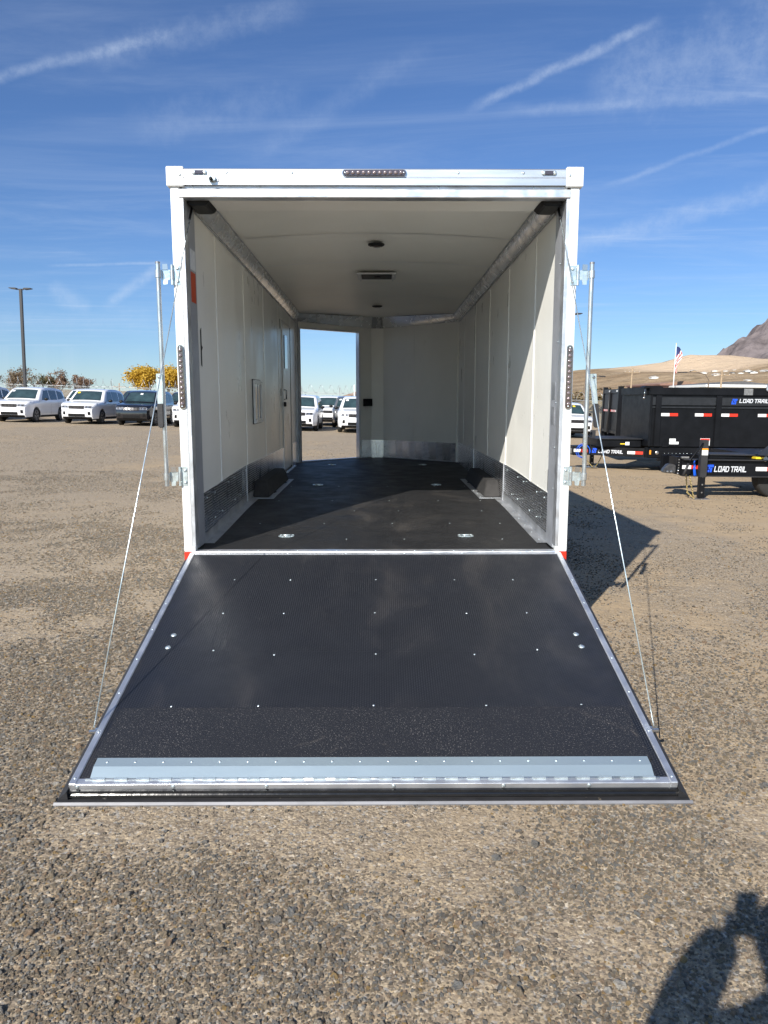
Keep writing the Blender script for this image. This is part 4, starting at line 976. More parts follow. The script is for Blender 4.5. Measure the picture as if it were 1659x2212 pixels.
# tarp arm and latch at the front top corner, grey tarp housing further back
MB().ext([(bx0-.16, zt+.02), (bx0-.10, zt+.06), (bx0+.25, zt+.05), (bx0+.3, Az(640)+.002), (bx0-.16, Az(650))], 'y', .0, .30).build('tarp_bracket', M['tblack'], A, bevel=.006)
MB().tube([(bx0-.14, -.03, zt-.02), (bx0-.16, -.05, Az(716))], .008, 8).build('tarp_handle', M['chrome'], A, True)
MB().lathe([(0, -.03), (.022, -.02), (.03, 0), (.022, .02), (0, .03)], (bx0-.16, -.05, Az(722)), 'z', 10).build('tarp_knob', M['chrome'], A, True)
MB().ext([(Ax(1580), zt-.04), (Ax(1585), zt+.12), (Ax(1610), zt+.18), (Ax(1900), zt+.19), (Ax(1900), zt-.04)], 'y', -.12, -.052).build('tarp_housing', M['alu_dull'], A, bevel=.02)
MB().box(Ax(1415), Ax(1485), -.054, -.0505, Az(694), Az(645)).build('label', M['steel'], A)
for x in (5.0, 5.95): wheel_t(A, x, -.0, .38)

M['coupler'] = pbr('cast_coupler', (.09, .09, .095), .32, .6, .3, 20)
# equipment trailer in front, its tongue pointing left
BYY = 12.55; obx = 4.72
B2 = thing('equipment_trailer', 'nearest low black trailer, blue cable looped over its lettered beam beside the jack', 'trailer', (obx, BYY, gz(obx, BYY)), (0, TILT*.5, 0), 'black work trailers on the right')
def Bx(c): return (5.3-obx)+(c-1090)*.00209
def Bz(c): return (1520-c)*.00209+.0
zl, zh = Bz(1342), Bz(1206)
for y0, ye in ((.10, .62), (1.75, .86)):
    MB().ext([(Bx(960), zl), (Bx(960), zl+.018), (2.6, zl+.018), (2.6, zl)], 'y', -.001, .001)
face = MB().box(0, 2.7, -.002, .002, zl+.014, zh-.014).build('beam_web', M['tblack'], B2, loc=(Bx(960), .0, 0))
fl = MB().box(0, 2.7, -.07, .07, zh-.0135, zh).box(0, 2.7, -.07, .07, zl, zl+.0135).build('beam_flange', M['tgrey'], B2, loc=(Bx(960), .0, 0))
face2 = MB().bar((Bx(960), .9, (zl+zh)/2), (2.7, 1.9, (zl+zh)/2), .06, zh-zl).build('tongue_beam', M['tblack'], B2)
def fx(c): return (c-960)*.00209
reflector(face, fx(962), zl+.12, .30, .06, -.0025); logo(fx(1148), zl+.070, .125, -.0025, face); lettering('LOAD TRAIL', fx(1222), zl+.085, .078, -.0025, M['letter'], face, sq=.80)
reflector(face, fx(1550), zl+.10, .38, .065, -.0025)
jack_and_coupler(B2, Bx(1098), -.13, Bz(1050), zl, zh)
cp = MB().ext([(Bx(820), Bz(1318)), (Bx(822), Bz(1296)), (Bx(845), Bz(1265)), (Bx(862), Bz(1247)), (Bx(900), Bz(1250)), (Bx(925), Bz(1262)), (Bx(925), Bz(1322)), (Bx(880), Bz(1325))], 'y', .04, .16).build('coupler', M['coupler'], B2, bevel=.012)
for c in (850, 880): MB().lathe([(.017, .018), (.017, .0), (.010, -.002), (0, -.002)], (Bx(c), 0, Bz(1308)), 'y', 8).build('bolt', M['chrome'], cp)
cb = MB().box(Bx(922), Bx(946), .0, .30, Bz(1330), Bz(1190)).build('coupler_channel', M['tblack'], B2, bevel=.004)
for k in range(6): MB().lathe([(.010, .0-.001), (.010, -.004)], (Bx(934), 0, Bz(1320)+.045*k), 'y', 8).build('hole', M['steel'], cb)
for c in (1298, 1322): MB().lathe([(.018, -.001), (.016, -.02), (0, -.022)], (Bx(930), 0, Bz(c)), 'y', 8).build('bolt', M['chrome'], cb, True)
MB().box(Bx(945), Bx(1010), .03, .5, Bz(1335), Bz(1200)).build('tongue_nose', M['tblack'], B2, bevel=.004)
chain(B2, (Bx(995), -.02, zl), (Bx(1010), -.05, .10), .0, 16); chain(B2, (Bx(1010), -.05, .10), (Bx(1050), -.14, .02), .0, 8)
chain(B2, (Bx(1010), -.09, zl), (Bx(1040), -.14, .06), .0, 14); chain(B2, (Bx(1140), .0, zl), (Bx(1120), -.05, .10), .0, 14)
for dx in (0, .012): coil_cable(B2, [(Bx(1036+q[0])+dx, -.085, Bz(q[1])) for q in ((4, 1215), (0, 1245), (2, 1290), (8, 1330), (16, 1340), (20, 1332), (10, 1290), (4, 1240))], .0055)
# tool tray and step
MB().ext([(Bx(1180), .12), (Bx(1190), .55), (Bx(1560), .62), (Bx(1560), .12)], 'z', Bz(1202), Bz(1178)).build('tool_tray', M['tblack'], B2)
MB().ext([(Bx(1165), .10), (Bx(1200), .60), (Bx(1560), .62), (Bx(1560), .06)], 'z', Bz(1176), Bz(1168)).build('tray_lid', M['tgrey'], B2, bevel=.002)
MB().box(Bx(1538), Bx(1600), -.03, .115, Bz(1198), Bz(1182)).build('latch_handle', M['yellow'], B2)
MB().lathe([(.045, -.01), (.04, -.02), (0, -.022)], (Bx(1620), 0, Bz(1197)), 'y', 14).build('latch', M['label_w'], B2, True)
MB().box(Bx(1560), 2.7, -.02, .10, Bz(1204), Bz(1170)).build('frame_step', M['tblack'], B2)
MB().ext([(Bx(1560), Bz(1165)), (Bx(1590), Bz(1130)), (Bx(1640), Bz(1085)), (Bx(1700), Bz(1040)), (Bx(1900), Bz(1030)), (2.6, Bz(1060)), (2.6, Bz(1075)), (Bx(1900), Bz(1050)), (Bx(1710), Bz(1060)), (Bx(1655), Bz(1105)), (Bx(1600), Bz(1165))], 'y', -.25, .0).build('fender', M['tgrey'], B2)
MB().box(1.6, 5.2, .25, 1.9, Bz(1200), Bz(1170)).build('deck', M['tblack'], B2)
wheel_t(B2, Bx(1765), .22, .36); wheel_t(B2, Bx(1765)+.9, .22, .36)
MB().box(Bx(950), Bx(1010), -.02, .02, Bz(1200), Bz(1186)).build('latch', M['steel'], B2)

# dump trailer behind, its double rear gate towards the camera's left
CX, CY = 6.88, 22.0
C3 = thing('dump_trailer', 'black dump trailer behind the big one, twin rear gate leaves with red and white tape', 'trailer', (CX, CY, gz(CX, CY)), (0, TILT, R(-6)), 'black work trailers on the right')
zt3, zb3 = 1.80-gz(CX, CY), .60-gz(CX, CY)
MB().box(0, 4.6, 0, .04, zb3, zt3).build('side_wall', M['tblack'], C3); MB().box(0, 4.6, 2.2, 2.24, zb3, zt3).build('side_wall', M['tblack'], C3)
MB().box(4.56, 4.6, .041, 2.199, zb3, zt3).build('front_wall', M['tblack'], C3)
MB().box(-.02, 4.6, -.06, .06, zt3, zt3+.11).build('top_rail', M['tblack'], C3, bevel=.01); MB().box(-.02, 4.6, 2.18, 2.3, zt3, zt3+.11).build('top_rail', M['tblack'], C3, bevel=.01)
MB().box(-.06, .08, -.08, .06, .35, zt3+.17).build('gate_post', M['tblack'], C3, bevel=.01); MB().box(-.06, .08, 2.2, 2.34, .35, zt3+.17).build('gate_post', M['tblack'], C3, bevel=.01)
for y0, y1 in ((.07, 1.08), (1.16, 2.18)):
    g = MB().box(-.02, .02, y0, y1, zb3, zt3+.08).build('gate_leaf', M['tblack'], C3)
    MB().box(-.05, -.021, y0, y1, zt3-.03, zt3+.09).build('rail', M['tgrey'], g); MB().box(-.05, -.021, y0, y1, zb3+.62, zb3+.70).build('rail', M['tblack'], g)
    MB().box(-.05, -.021, y0, y1, zb3, zb3+.08).build('rail', M['tblack'], g)
    MB().box(-.05, -.021, y0, y0+.06, zb3+.081, zb3+.619).box(-.05, -.021, y1-.06, y1, zb3+.081, zb3+.619).build('stile', M['tblack'], g)
    MB().box(-.03, -.021, y0+.08, y1-.08, zb3+.72, zt3-.06).build('panel', M['tgrey'], g)
    for k in range(8): MB().box(-.054, -.0505, y0+.1+.1*k, y0+.199+.1*k, zb3+.63, zb3+.69).build('reflector', M['red'] if k % 2 else M['white_ref'], g)
    MB().box(-.054, -.0505, y0+.05, y0+.25, zt3+.01, zt3+.06).build('label', M['label_w'], g)
MB().box(-.07, -.03, 1.08, 1.16, zb3-.05, zt3+.05).build('centre_post', M['tblack'], C3)
MB().tube([(-.09, 1.12, zb3), (-.09, 1.12, zt3)], .018, 8).build('lock_rod', M['tgrey'], C3, True)
for x in (.75, 1.9, 3.0): MB().box(x-.06, x+.06, -.05, -.001, zb3, zt3-.002).build('stake', M['tblack'], C3)
MB().box(.1, 4.5, -.03, -.001, zb3+.66, zb3+.72).build('side_rib', M['tblack'], C3)
MB().box(.28, .58, -.066, -.0605, zt3+.025, zt3+.085).build('decal', M['lime'], C3); lettering('MAX RAIL', .30, zt3+.038, .034, -.067, M['black'], C3, sq=1.05)
reflector(C3, .42, zb3+.60, .32, .055, -.055, 'rw'); reflector(C3, 1.05, zb3+.60, .32, .055, -.055, 'rw')
MB().box(.22, .30, -.06, -.001, zb3-.02, zb3+.10).build('tail_light', M['red'], C3)
MB().box(0, 4.8, .1, .2, .40, zb3).box(0, 4.8, 2.0, 2.1, .40, zb3).build('frame_rail', M['tblack'], C3)
MB().box(-.05, .05, .1, 2.1, .35, .6).build('rear_bumper', M['tblack'], C3)
chain(C3, (.35, -.07, zt3-.05), (.20, -.06, zb3+.35), .04, 16, .007, .035)
for x in (2.2, 3.1): wheel_t(C3, x, -.1, .38)
# ---------------------------------------------------------------- fence with razor coil
FY = 62.0
fe = thing('chain_link_fence', 'long grey chain link fence topped with razor wire coils behind the parked cars', 'fence', (0, FY, 0))
def fz(x): return gz(x, FY)
POST = MB().lathe([(.035, 0), (.035, 2.15)], (0, 0, 0), 'z', 8).bar((0, 0, 2.1), (0, -.22, 2.5), .04, .04, (1, 0, 0)).mesh('post', M['fence'])
BIG = MB().lathe([(.055, 0), (.055, 2.75)], (0, 0, 0), 'z', 10).mesh('post', M['label_w'])
xs_f = [-52+3.05*k for k in range(34)]
for x in xs_f:
    link('post', BIG if abs(x+3.4) < .1 else POST, fe, (x, 0, fz(x)), (0, TILT, 0))
for x in (-1.95, -1.5): link('post', BIG, fe, (x, 0, fz(x)))
for a, b in zip(xs_f, xs_f[1:]):
    MB().tube([(a, 0, fz(a)+2.02), (b, 0, fz(b)+2.02)], .022, 6).build('top_rail', M['fence'], fe)
mesh = MB()
for k in range(0, 1000, 1):
    x = -52+.1*k
    if x > 47: break
    for d in (-1, 1): mesh.bar((x, 0, fz(x)+.05), (x+d*1.9, 0, fz(x)+1.98), .006, .006)
mesh.build('wire_mesh', M['fence'], fe)['kind'] = 'stuff'
coil = MB(); n = 0; x = -50.0; pts = []
while x < 46:
    pts.append((x, -.15+.33*math.cos(n*.52), fz(x)+2.34+.33*math.sin(n*.52))); x += .056*(1+.3*math.sin(n*.05)); n += 1
coil.tube(pts, .012, 4); coil.build('razor_wire', M['fence'], fe)['kind'] = 'stuff'
# ---------------------------------------------------------------- lamp posts, poles, flag
def lamp_post(x, y, h, label, grp='tall parking lot lamps'):
    L = thing('lamp_post', label, 'lamp post', (x, y, gz(x, y)), (0, TILT*.85, 0), grp)
    MB().box(-.075, .075, -.075, .075, .5, h).build('pole', M['pole'], L, bevel=.01)
    MB().lathe([(.25, 0), (.25, .5), (.2, .52)], (0, 0, 0), 'z', 16).build('base', M['concrete'], L)
    for s in (-1, 1):
        MB().bar((s*.1, 0, h-.05), (s*.24, -.02, h+.02), .06, .06).build('arm', M['pole'], L)
        MB().ext([(s*.18, h-.0), (s*.24, h-.05), (s*.60, h+.0), (s*.64, h+.03), (s*.60, h+.05), (s*.24, h+.05)], 'y', -.17, .17).build('lamp_head', M['pole'], L, bevel=.01)
    return L
lamp_post(ax(46, 45, 6)-.0, 45, 7.35, 'tall dark lamp post with two flat heads rising behind the white cars at left')
lamp_post(10.72, 44, 6.75, 'dark lamp post mostly hidden by the right frame of the trailer, one head poking out')
def curved_lamp(px, Y, ht, d, label):
    x = ax(px, Y, ht); g0 = gz(x, Y); ht -= g0
    L = thing('street_lamp', label, 'street lamp', (x, Y, g0), (0, TILT*.5, 0), 'street lamps with curved arms')
    MB().tube([(0, 0, 0), (0, 0, ht*.85), (d*.35, 0, ht*.96), (d*1.1, 0, ht), (d*2.2, 0, ht+.02)], [.10, .08, .07, .06, .05], 8).build('pole', M['bark'], L, True)
    MB().box(*sorted((d*2.1, d*3.0)), -.12, .12, ht-.06, ht+.05).build('lamp_head', M['pole'], L, bevel=.02)
curved_lamp(1533, 95, 4.75, -1.3, 'street lamp with a long arm bending left beside the low white roofed warehouse')
curved_lamp(1264, 80, 3.9, .7, 'brown street lamp bending over the white SUV right of the trailer post')
def utility_pole(px, Y, ztop_, label):
    x = ax(px, Y, ztop_); g0 = gz(x, Y)
    L = thing('utility_pole', label, 'utility pole', (x, Y, g0), (0, TILT, 0), 'wooden utility poles')
    MB().tube([(0, 0, 0), (0, 0, ztop_-g0)], [.16, .11], 8).build('pole', M['wood'], L, True)
    MB().bar((-1.2, 0, ztop_-g0-.7), (1.2, 0, ztop_-g0-.7), .1, .1).build('crossarm', M['wood'], L)
    for k in (-1.1, -.4, .4, 1.1): MB().lathe([(.05, 0), (.03, .12), (0, .14)], (k, 0, ztop_-g0-.64), 'z', 8).build('insulator', M['concrete'], L)
utility_pole(1365, 120, 6.3, 'pale utility pole with a crossarm in front of the tan hillside')
utility_pole(258, 150, 4.5, 'small far utility pole over the white SUVs left of the yellow trees')
utility_pole(1560, 110, 5.6, 'thin utility pole standing over the white roofed warehouse')
fx_, fy_ = ax(1457, 130, 6), 130
FL = thing('flag_pole', 'white flag pole with a red white and blue flag hanging limp', 'flag pole', (fx_, fy_, gz(fx_, fy_)), (0, TILT*.6, 0))
hp = 10.6-gz(fx_, fy_)
MB().tube([(0, 0, 0), (0, 0, hp)], [.12, .05], 10).build('pole', M['label_w'], FL, True); MB().lathe([(0, hp+.2), (.1, hp+.1), (0, hp)], (0, 0, 0), 'z', 8).build('finial', M['yellow'], FL, True)
def flag_pt(u, v):     # hanging limp: a narrow folded strip down the pole, v from top to the free end
    wdt = (.40+.5*math.sin(math.pi*min(1, v*1.25+.08)))*(1-.55*max(0, v-.7)/.3)
    return (.08+u*wdt+.12*math.sin(v*7)*(.4+v), -.1+.16*math.sin(u*9+v*5), hp-.35-v*4.6+.5*u*(v-.4))
fo = MB().grid(flag_pt, 12, 60).build('flag', [M['red'], M['white_ref'], M['blue']], FL, True)
for p in fo.data.polygons:
    u = (p.index//60)/12; v = (p.index % 60)/60
    p.material_index = 2 if (v < .34-.25*u) else (0 if int((v*1.0+u*.55)*12) % 2 == 0 else 1)
M['flagblue'] = pbr('flag_navy', (.02, .03, .12), .7); fo.data.materials[2] = M['flagblue']
# ---------------------------------------------------------------- buildings
def gable(name, lab, cat, x, y, w_, d, hwall, hroof, mw, mr_, rz=0, grp=None, z=None, door=True):
    z = gz(x, y) if z is None else z
    H = thing(name, lab, cat, (x, y, z), (0, 0, rz), grp)
    MB().ext([(-w_/2, 0), (w_/2, 0), (w_/2, hwall), (0, hwall+hroof-.12), (-w_/2, hwall)], 'y', -d/2, d/2).build('wall', mw, H)
    for s in (-1, 1): MB().ext([(0, hwall+hroof), (s*(w_/2+.5), hwall-.3*hroof*.2), (s*(w_/2+.5), hwall-.25-.3*hroof*.2), (0, hwall+hroof-.25)], 'y', -d/2-.4, d/2+.4).build('roof', mr_, H)
    if door:
        for k in (-.28, .0, .28): MB().box(k*w_-.5, k*w_+.5, -d/2-.03, -d/2-.001, 1, min(2.3, hwall-.2)).build('window', M['glass'], H)
    return H
M['roofbrown'] = pbr('brown_shingle', (.24, .15, .10), .9, 0, .15, 2); M['roofdark'] = pbr('dark_shingle', (.10, .10, .105), .9, 0, .15, 2)
M['stucco'] = pbr('pale_stucco', (.55, .52, .46), .9, 0, .08, 1); M['brownwall'] = pbr('brown_metal_wall', (.20, .11, .085), .7, 0, .1, .5)
gable('house', 'tan roofed house beyond the fence, seen in the right of the nose doorway', 'house', ax(775, 78, 2.5), 78, 9, 7, .9, 1.45, M['stucco'], M['roofbrown'])
def shed(lab, pxa, pxb, Y, ztop_, mw, mroof, rt=.35):
    xa, xb = ax(pxa, Y, ztop_), ax(pxb, Y, ztop_); xm = (xa+xb)/2; g0 = gz(xm, Y)-1
    Hh = thing('warehouse', lab, 'warehouse', (xm, Y, g0), (0, R(.6), 0)); w2 = (xb-xa)/2; h = ztop_-g0
    MB().box(-w2, w2, 0, 18, 0, h-rt).build('wall', mw, Hh); MB().box(-w2-.3, w2+.3, -.4, 18.4, h-rt, h-.05).build('fascia', mroof, Hh)
    MB().ext([(-w2-.3, h-.049), (w2+.3, h-.049), (0, h+.5)], 'y', -.3, 18.3).build('roof', M['roofdark'] if mroof is not M['brownwall'] else M['roofbrown'], Hh)
    for k in range(5): MB().box(-w2+w2*.4*k+.3, -w2+w2*.4*k+1.3, -.05, -.001, 1.2, 2.8).build('window', M['glass'], Hh)
shed('low brown warehouse roof behind the flag pole', 1428, 1524, 135, 4.1, M['brownwall'], M['brownwall'], .3)
shed('low warehouse with a white roof edge at the right above the dump box', 1528, 1680, 120, 3.75, M['stucco'], M['post'], .45)
# ---------------------------------------------------------------- hills
def hill_h(x, y):
    prof = [(-400, 0), (60, 3), (150, 18), (233, 30), (300, 37), (340, 44), (365, 53), (410, 54), (461, 51), (700, 70), (1400, 90)]
    for (a, ha), (b, hb) in zip(prof, prof[1:]):
        if x <= b: r_ = ha+(hb-ha)*max(0, (x-a))/(b-a); break
    else: r_ = 90
    t_ = (y-130)/(900-130); t_ = min(1, max(0, t_)); k = t_**1.15
    base = 0
    n_ = mnoise.noise(Vector((x*.006, y*.006, 1)))*7+mnoise.noise(Vector((x*.02, y*.02, 4)))*2.6+mnoise.noise(Vector((x*.06, y*.06, 8)))*.8
    cut = 6*math.exp(-((x-330)/70)**2)*math.exp(-((y-780)/60)**2)
    return gz(x, y)*(1-t_)+(r_+0)*k+n_*min(1, t_*2.5)*min(1, r_/25)-cut-.3
hb_ = MB(); nx, ny = 110, 90
hb_.grid(lambda u, v: (lambda x, y: (x, y, hill_h(x, y) if y < 905 else hill_h(x, 905)-(y-905)*.06))(-60+1500*u**1.25, 132+1300*v**1.2), nx, ny)
def hill_mat():
    m = bpy.data.materials.new('dry_hillside'); m.use_nodes = True; t = NT(m.node_tree)
    b = t.n('ShaderNodeBsdfPrincipled'); o = t.n('ShaderNodeOutputMaterial'); t.l(b.outputs[0], o.inputs[0])
    co = t.n('ShaderNodeTexCoord').outputs['Object']; s = t.n('ShaderNodeSeparateXYZ'); t.l(co, s.inputs[0])
    st = t.map(co, (.35, 1, 1))
    n1 = t.noise(st, .018, 8, .65, .5); n2 = t.noise(st, .11, 6, .7); n3 = t.noise(st, .5, 4, .7)
    c = t.mix(t.mr(n1, .35, .65), (.30, .205, .12, 1), (.42, .32, .21, 1))
    c = t.mix(t.math('MULTIPLY', t.mr(n2, .46, .62), .75), c, (.19, .14, .085, 1))
    c = t.mix(t.math('MULTIPLY', t.mr(n3, .54, .64), .75), c, (.10, .085, .05, 1))
    fld = t.mr(s.outputs[1], 250, 420, 1, 0); band = t.noise(t.map(co, (.004, .035, 1)), 1, 4, .6)
    c = t.mix(t.math('MULTIPLY', fld, .7), c, t.mix(t.mr(band, .4, .6), (.42, .32, .15, 1), (.22, .19, .10, 1)))
    # pale quarry face near the ridge
    dx = t.math('DIVIDE', t.math('SUBTRACT', s.outputs[0], 350), 95); dy = t.math('DIVIDE', t.math('SUBTRACT', s.outputs[1], 840), 120)
    q = t.math('ADD', t.math('MULTIPLY', dx, dx), t.math('MULTIPLY', dy, dy)); q = t.math('ADD', q, t.math('MULTIPLY', t.math('SUBTRACT', n1, .5), 2.6))
    c = t.mix(t.mr(q, .3, 1.1, .85, 0), c, (.60, .46, .32, 1))
    t.l(c, b.inputs['Base Color']); b.inputs['Roughness'].default_value = .95; b.inputs['Specular IOR Level'].default_value = .1
    bp = t.n('ShaderNodeBump'); bp.inputs['Distance'].default_value = 5; t.l(t.noise(co, .06, 8, .7), bp.inputs['Height']); t.l(bp.outputs[0], b.inputs['Normal'])
    return m
tag(hb_.build('hills', hill_mat(), smooth=True), kind='structure')
mt = MB()
def mtn(u, v):
    x = 900+3200*u; y = 3300+1800*v
    prof = [(900, 20), (1700, 90), (1800, 262), (1860, 330), (2120, 600), (2600, 830), (3200, 700), (4200, 380)]
    for (a, ha), (b, hb) in zip(prof, prof[1:]):
        if x <= b: r_ = ha+(hb-ha)*(x-a)/(b-a); break
    k = 1-abs(v-.45)/.55; k = max(0, k)**.95
    rg = 0; p = Vector((x*.0032, y*.0032, 2)); amp = 1
    for i in range(5): rg += (.5-abs(mnoise.noise(p)))*amp; p = p*2.1; amp *= .5
    return (x, y, r_*k*.80+(rg-.45)*110*min(1, k*3)*min(1, r_/150)-20)
mt.grid(mtn, 130, 80)
mm = pbr('rocky_mountain', (.135, .115, .115), .95, 0, .35, .01, 18, .02, spec=.1)
tag(mt.build('mountain', mm, smooth=False), kind='structure')
# hillside houses
hs = [(1112, 1180, 505, 545, 'w'), (1205, 1265, 503, 530, 'w'), (1295, 1345, 503, 530, 'w'), (1352, 1400, 520, 545, 'd'), (1372, 1415, 500, 522, 'w'), (1415, 1472, 522, 548, 'w'),
      (1462, 1530, 500, 530, 'w'), (1500, 1580, 515, 545, 'd'), (1210, 1285, 538, 560, 'w'), (1595, 1659, 505, 530, 'w'), (1640, 1700, 500, 530, 'w'), (1035, 1095, 515, 530, 't'), (710, 795, 572, 588, 'w'), (1470, 1530, 588, 602, 'w')]
words = ['leftmost of the white houses below the quarry ridge', 'white house second from left on the hillside row', 'white house in the middle of the hillside row', 'dark roofed house low in the middle of the hillside row', 'small white house up behind the dark roofed one',
         'white house left of the widest one on the hillside', 'widest white house high on the hillside row', 'long dark roofed house right of the hillside row', 'white house alone lower down the slope', 'white house at the right edge of the photo on the hill', 'white house cut by the right photo edge on the hill', 'unfinished orange tan house left of the white row', 'low white building alone on the slope left of the flag', 'small white house just above the warehouse roof']
for (c0, c1, r0, r1, kd), wd_ in zip(hs, words):
    px = (2200+(c0+c1)/2*.4967)/1.8228; py = (1200+r1*.4967)/1.8228
    # walk out along that bearing until the hillside is met
    d = skydir(px, py); tt = 150
    while tt < 1200 and 1.63+d.z*tt > hill_h(d.x*tt, d.y*tt): tt += 4
    w_ = (c1-c0)*.2725*tt/FPX; x, y = d.x*tt, d.y*tt
    gable('house', wd_, 'house', x, y, w_*.62, w_*.5, w_*.15, w_*.10, M['post'] if kd != 't' else M['wood'], M['roofdark'] if kd == 'd' else M['concrete'], random.uniform(-.4, .4), 'houses scattered on the hillside', hill_h(x, y)-.5, False)
# brush on the slopes
br = MB(); rr = random.Random(4)
for k in range(1500):
    Y = rr.uniform(135, 520); px = rr.uniform(1225, 1700)
    if k < 900: Y = rr.gauss(270, 35) if k < 600 else rr.gauss(180, 12); px = rr.uniform(1225, 1480)
    x = ax(px, Y); z = hill_h(x, Y) if Y > 132 else gz(x, Y); s_ = rr.uniform(.6, 2.0)*(1 if Y < 300 else 1.3)
    for j in range(7):
        a = rr.uniform(0, 6.28); e = rr.uniform(.1, 1.2); c_ = Vector((x+rr.gauss(0, s_*.5), Y+rr.gauss(0, s_*.5), z+abs(rr.gauss(s_*.4, s_*.3))))
        u_ = Vector((math.cos(a), math.sin(a), .2))*s_*.4; v_ = Vector((-math.sin(a)*math.cos(e), math.cos(a)*math.cos(e), math.sin(e)))*s_*.4
        br.add([c_-u_-v_, c_+u_-v_*.6, c_+u_*.7+v_, c_-u_*.8+v_*.9], [(0, 1, 2, 3)])
bo = br.build('brush', pbr('dry_brush', (.13, .10, .055), .95, 0, .5, .1, spec=.1)); tag(bo, kind='stuff')
# ---------------------------------------------------------------- trees
def tree(x, y, h, spread, leafmat, nleaf, lsz, label, grp, seed, thick=.16, bare=False):
    r = random.Random(seed); tr = thing('bare_tree' if bare else 'autumn_tree', label, 'tree', (x, y, gz(x, y)), (0, 0, 0), grp)
    wood = MB(); tips = []
    def branch(p, d, L, rad, lv):
        q = p+d*L; m_ = p+d*L*.5+Vector((r.gauss(0, .04), r.gauss(0, .04), 0))*L
        wood.tube([p, m_, q], [rad, rad*.82, rad*.6], 5 if lv > 1 else 7, caps=False)
        tips.append((q, lv)); tips.append((m_, lv))
        if lv >= (5 if bare else 4): return
        for k in range(3 if lv < 3 else (3 if bare else 2)):
            a = r.uniform(0, 6.28); e = r.uniform(.35, .95)
            s1 = d.orthogonal().normalized(); s2 = d.cross(s1)
            nd = (d*math.cos(e)+(s1*math.cos(a)+s2*math.sin(a))*math.sin(e)*spread); nd.z += .12; nd.normalize()
            branch(q if k else m_.lerp(q, .6), nd, L*r.uniform(.6, .82), rad*.58, lv+1)
    branch(Vector((0, 0, 0)), Vector((r.gauss(0, .05), r.gauss(0, .05), 1)).normalized(), h*.26, thick, 0)
    wood.build('trunk', M['bark'], tr, True)
    lf = MB(); tp_ = [t_ for t_ in tips if t_[1] >= 2]
    for k in range(nleaf):
        c_ = r.choice(tp_)[0]+Vector((r.gauss(0, 1), r.gauss(0, 1), r.gauss(0, .8)))*h*(.035 if bare else .06)
        a = r.uniform(0, 6.28); e = r.uniform(-1.2, 1.2); s_ = lsz*r.uniform(.6, 1.4)
        u_ = Vector((math.cos(a), math.sin(a), r.uniform(-.4, .4)))*s_; v_ = Vector((-math.sin(a)*math.sin(e), math.cos(a)*math.sin(e), math.cos(e)))*s_*.8
        lf.add([c_-u_, c_-v_, c_+u_, c_+v_], [(0, 1, 2, 3)])
    lf.build('crown', leafmat, tr)
    return tr
def leafm(name, ca, cb):
    m = bpy.data.materials.new(name); m.use_nodes = True; t = NT(m.node_tree)
    b = t.n('ShaderNodeBsdfPrincipled'); o = t.n('ShaderNodeOutputMaterial')
    co = t.n('ShaderNodeTexCoord').outputs['Object']
    c = t.mix(t.mr(t.noise(co, .9, 5, .7), .35, .65), (*ca, 1), (*cb, 1)); t.l(c, b.inputs['Base Color']); b.inputs['Roughness'].default_value = .7
    tl = t.n('ShaderNodeBsdfTranslucent'); t.l(c, tl.inputs[0]); ms = t.n('ShaderNodeMixShader'); ms.inputs[0].default_value = .35
    t.l(b.outputs[0], ms.inputs[1]); t.l(tl.outputs[0], ms.inputs[2]); t.l(ms.outputs[0], o.inputs[0]); return m
YL = leafm('yellow_leaves', (.46, .28, .02), (.62, .42, .06)); OR = leafm('brown_leaves', (.25, .17, .10), (.22, .17, .11)); RB = leafm('rust_leaves', (.25, .16, .11), (.30, .20, .13)); DG = leafm('dull_green_leaves', (.09, .09, .045), (.20, .16, .06))
tree(ax(330, 95), 95, 6.3, 1.0, YL, 8000, .11, 'bright yellow autumn tree, leftmost of the yellow clump beside the lock rod', 'yellow trees', 11)
tree(ax(366, 97), 97, 6.6, 1.0, YL, 8000, .11, 'bright yellow autumn tree standing between the lock rod and the corner post', 'yellow trees', 12)
tree(ax(402, 96), 96, 6.2, 1.0, YL, 6000, .11, 'yellow autumn tree mostly hidden by the left corner post', 'yellow trees', 13)
bt = [(-4, 7.2, OR, 500, 'leafless brown tree at the left edge of the photo'), (18, 7.0, OR, 900, 'brown tree just left of the tall lamp pole'), (40, 7.6, DG, 900, 'greenish brown tree directly behind the lamp pole'),
      (62, 9.4, OR, 900, 'tallest bare tree with forked limbs, right of the lamp pole'), (88, 6.4, DG, 1500, 'short dull green tree between the bare trees'), (104, 6.2, DG, 1200, 'low green tree left of the rust coloured trees'),
      (123, 8.0, RB, 900, 'rust coloured tree over the roof of the white SUV'), (146, 7.4, RB, 1000, 'rounded rust brown tree right of the group'), (166, 6.4, RB, 800, 'smallest rust brown tree ending the row above the razor wire')]
for i, (px, h, mt_, nl, lab) in enumerate(bt):
    tree(ax(px, 128), 128+(i % 3)*3, h*.80-.2*0+(.0), 1.15, mt_, int(nl*1.6), .095, lab, 'brown leafless trees at the left', 30+i, .2, True)
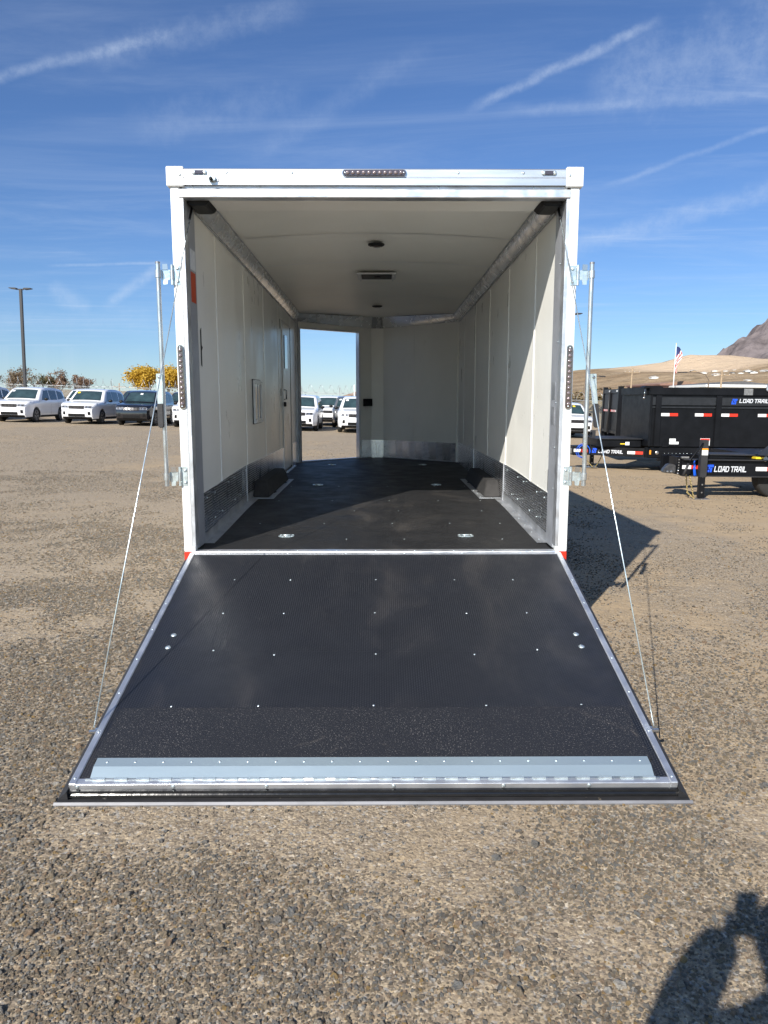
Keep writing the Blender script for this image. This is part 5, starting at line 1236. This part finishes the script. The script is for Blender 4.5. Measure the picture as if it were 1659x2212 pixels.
# ---------------------------------------------------------------- the photographer, standing behind the phone
def person():
    pr = thing('person', 'person in a dark jacket and jeans holding up a phone with raised arms', 'person', (0, 0, 0))
    def skin(nm, verts, edges, mat, sub=2, par=pr):
        me = bpy.data.meshes.new(nm); me.from_pydata([v[:3] for v in verts], edges, []); me.materials.append(mat)
        o = link(nm, me, par); md = o.modifiers.new('skin', 'SKIN'); md.use_smooth_shade = True
        lay = me.skin_vertices[0] if me.skin_vertices else me.skin_vertices.new() if hasattr(me.skin_vertices, 'new') else None
        if lay is None:
            bm = bmesh.new(); bm.from_mesh(me); bm.verts.layers.skin.verify(); bm.to_mesh(me); bm.free(); lay = me.skin_vertices[0]
        for i, v in enumerate(verts): lay.data[i].radius = (v[3], v[4] if len(v) > 4 else v[3]); lay.data[i].use_root = (i == 0)
        s2 = o.modifiers.new('sub', 'SUBSURF'); s2.levels = sub; s2.render_levels = sub
        return o
    B_ = [(0.02, -.42, .98, .16, .12), (.02, -.42, 1.15, .15, .11), (.02, -.40, 1.32, .18, .12), (.02, -.39, 1.45, .12, .09), (.02, -.37, 1.54, .055), (.02, -.34, 1.62, .075, .085), (.02, -.33, 1.72, .07, .09),
          (-.17, -.38, 1.43, .085), (-.26, -.14, 1.31, .075), (-.155, -.08, 1.47, .078), (-.068, -.055, 1.60, .056),
          (.21, -.38, 1.43, .085), (.34, -.18, 1.30, .075), (.19, -.08, 1.47, .078), (.072, -.055, 1.60, .056),
          (-.08, -.42, .90, .10), (-.10, -.40, .50, .065), (-.11, -.43, .10, .045), (-.12, -.30, .045, .04),
          (.12, -.42, .90, .10), (.14, -.40, .50, .065), (.15, -.43, .10, .045), (.16, -.30, .045, .04)]
    E = [(0, 1), (1, 2), (2, 3), (3, 4), (4, 5), (5, 6), (3, 7), (7, 8), (8, 9), (9, 10), (3, 11), (11, 12), (12, 13), (13, 14), (0, 15), (15, 16), (16, 17), (17, 18), (0, 19), (19, 20), (20, 21), (21, 22)]
    B_ = [(b_[0], b_[1]+(.12 if b_[2] > .95 and i_ not in (10, 14) else (.12 if b_[2] > .8 else 0)), *b_[2:]) if i_ not in (8, 9, 10, 12, 13, 14) else b_ for i_, b_ in enumerate(B_)]
    skin('body', B_, E, M['cloth'])
    hd_ = MB().grid(lambda u, v: (lambda th, ph: (.02+.078*math.cos(th)*math.cos(ph), -.21+.098*math.sin(th)*math.cos(ph), 1.68+.118*math.sin(ph)))(2*math.pi*u, -math.pi/2+math.pi*v), 20, 12).build('head', M['skin'], pr, True)
    MB().grid(lambda u, v: (lambda th, ph: (.02+.086*math.cos(th)*math.cos(ph), -.225+.104*math.sin(th)*math.cos(ph), 1.70+.112*math.sin(ph)))(math.pi+math.pi*u, -.3+(math.pi/2+.3)*v), 16, 8).build('hair', M['bark'], hd_, True)
    MB().add([(.005, -.112, 1.675), (.035, -.112, 1.675), (.02, -.092, 1.665), (.02, -.116, 1.71)], [(0, 1, 2), (0, 2, 3), (1, 3, 2), (0, 3, 1)]).build('nose', M['skin'], hd_)
    for s in (-1, 1):
        MB().lathe([(.008, -.116), (0, -.112)], (.02+s*.03, 0, 1.70), 'y', 8).build('eye', M['black'], hd_)
        h0 = (s*.062+.005, -.045, 1.585)
        palm = MB().box(h0[0]-.012, h0[0]+.012, -.075, -.028, 1.56, 1.635).build('hand', M['skin'], pr, bevel=.008)
        for k in range(4):
            z_ = 1.565+.02*k; L_ = (.055, .065, .06, .05)[k]
            MB().tube([(s*.062, -.030, z_), (s*.060, -.018, z_), (s*.050, -.012, z_), (s*(.056-L_*.4), -.0115, z_)], [.008, .008, .007, .006], 6).build('finger', M['skin'], palm, True)
        MB().tube([(s*.06, -.07, 1.60), (s*.045, -.055, 1.625), (s*.03, -.040, 1.635)], [.010, .009, .008], 6).build('thumb', M['skin'], palm, True)
person()
ph = MB().box(-.040, .040, -.030, -.020, 1.555, 1.715).build('phone', M['black'], bevel=.003)
tag(ph, 'black phone held upright in the photographer\'s two hands', 'phone')
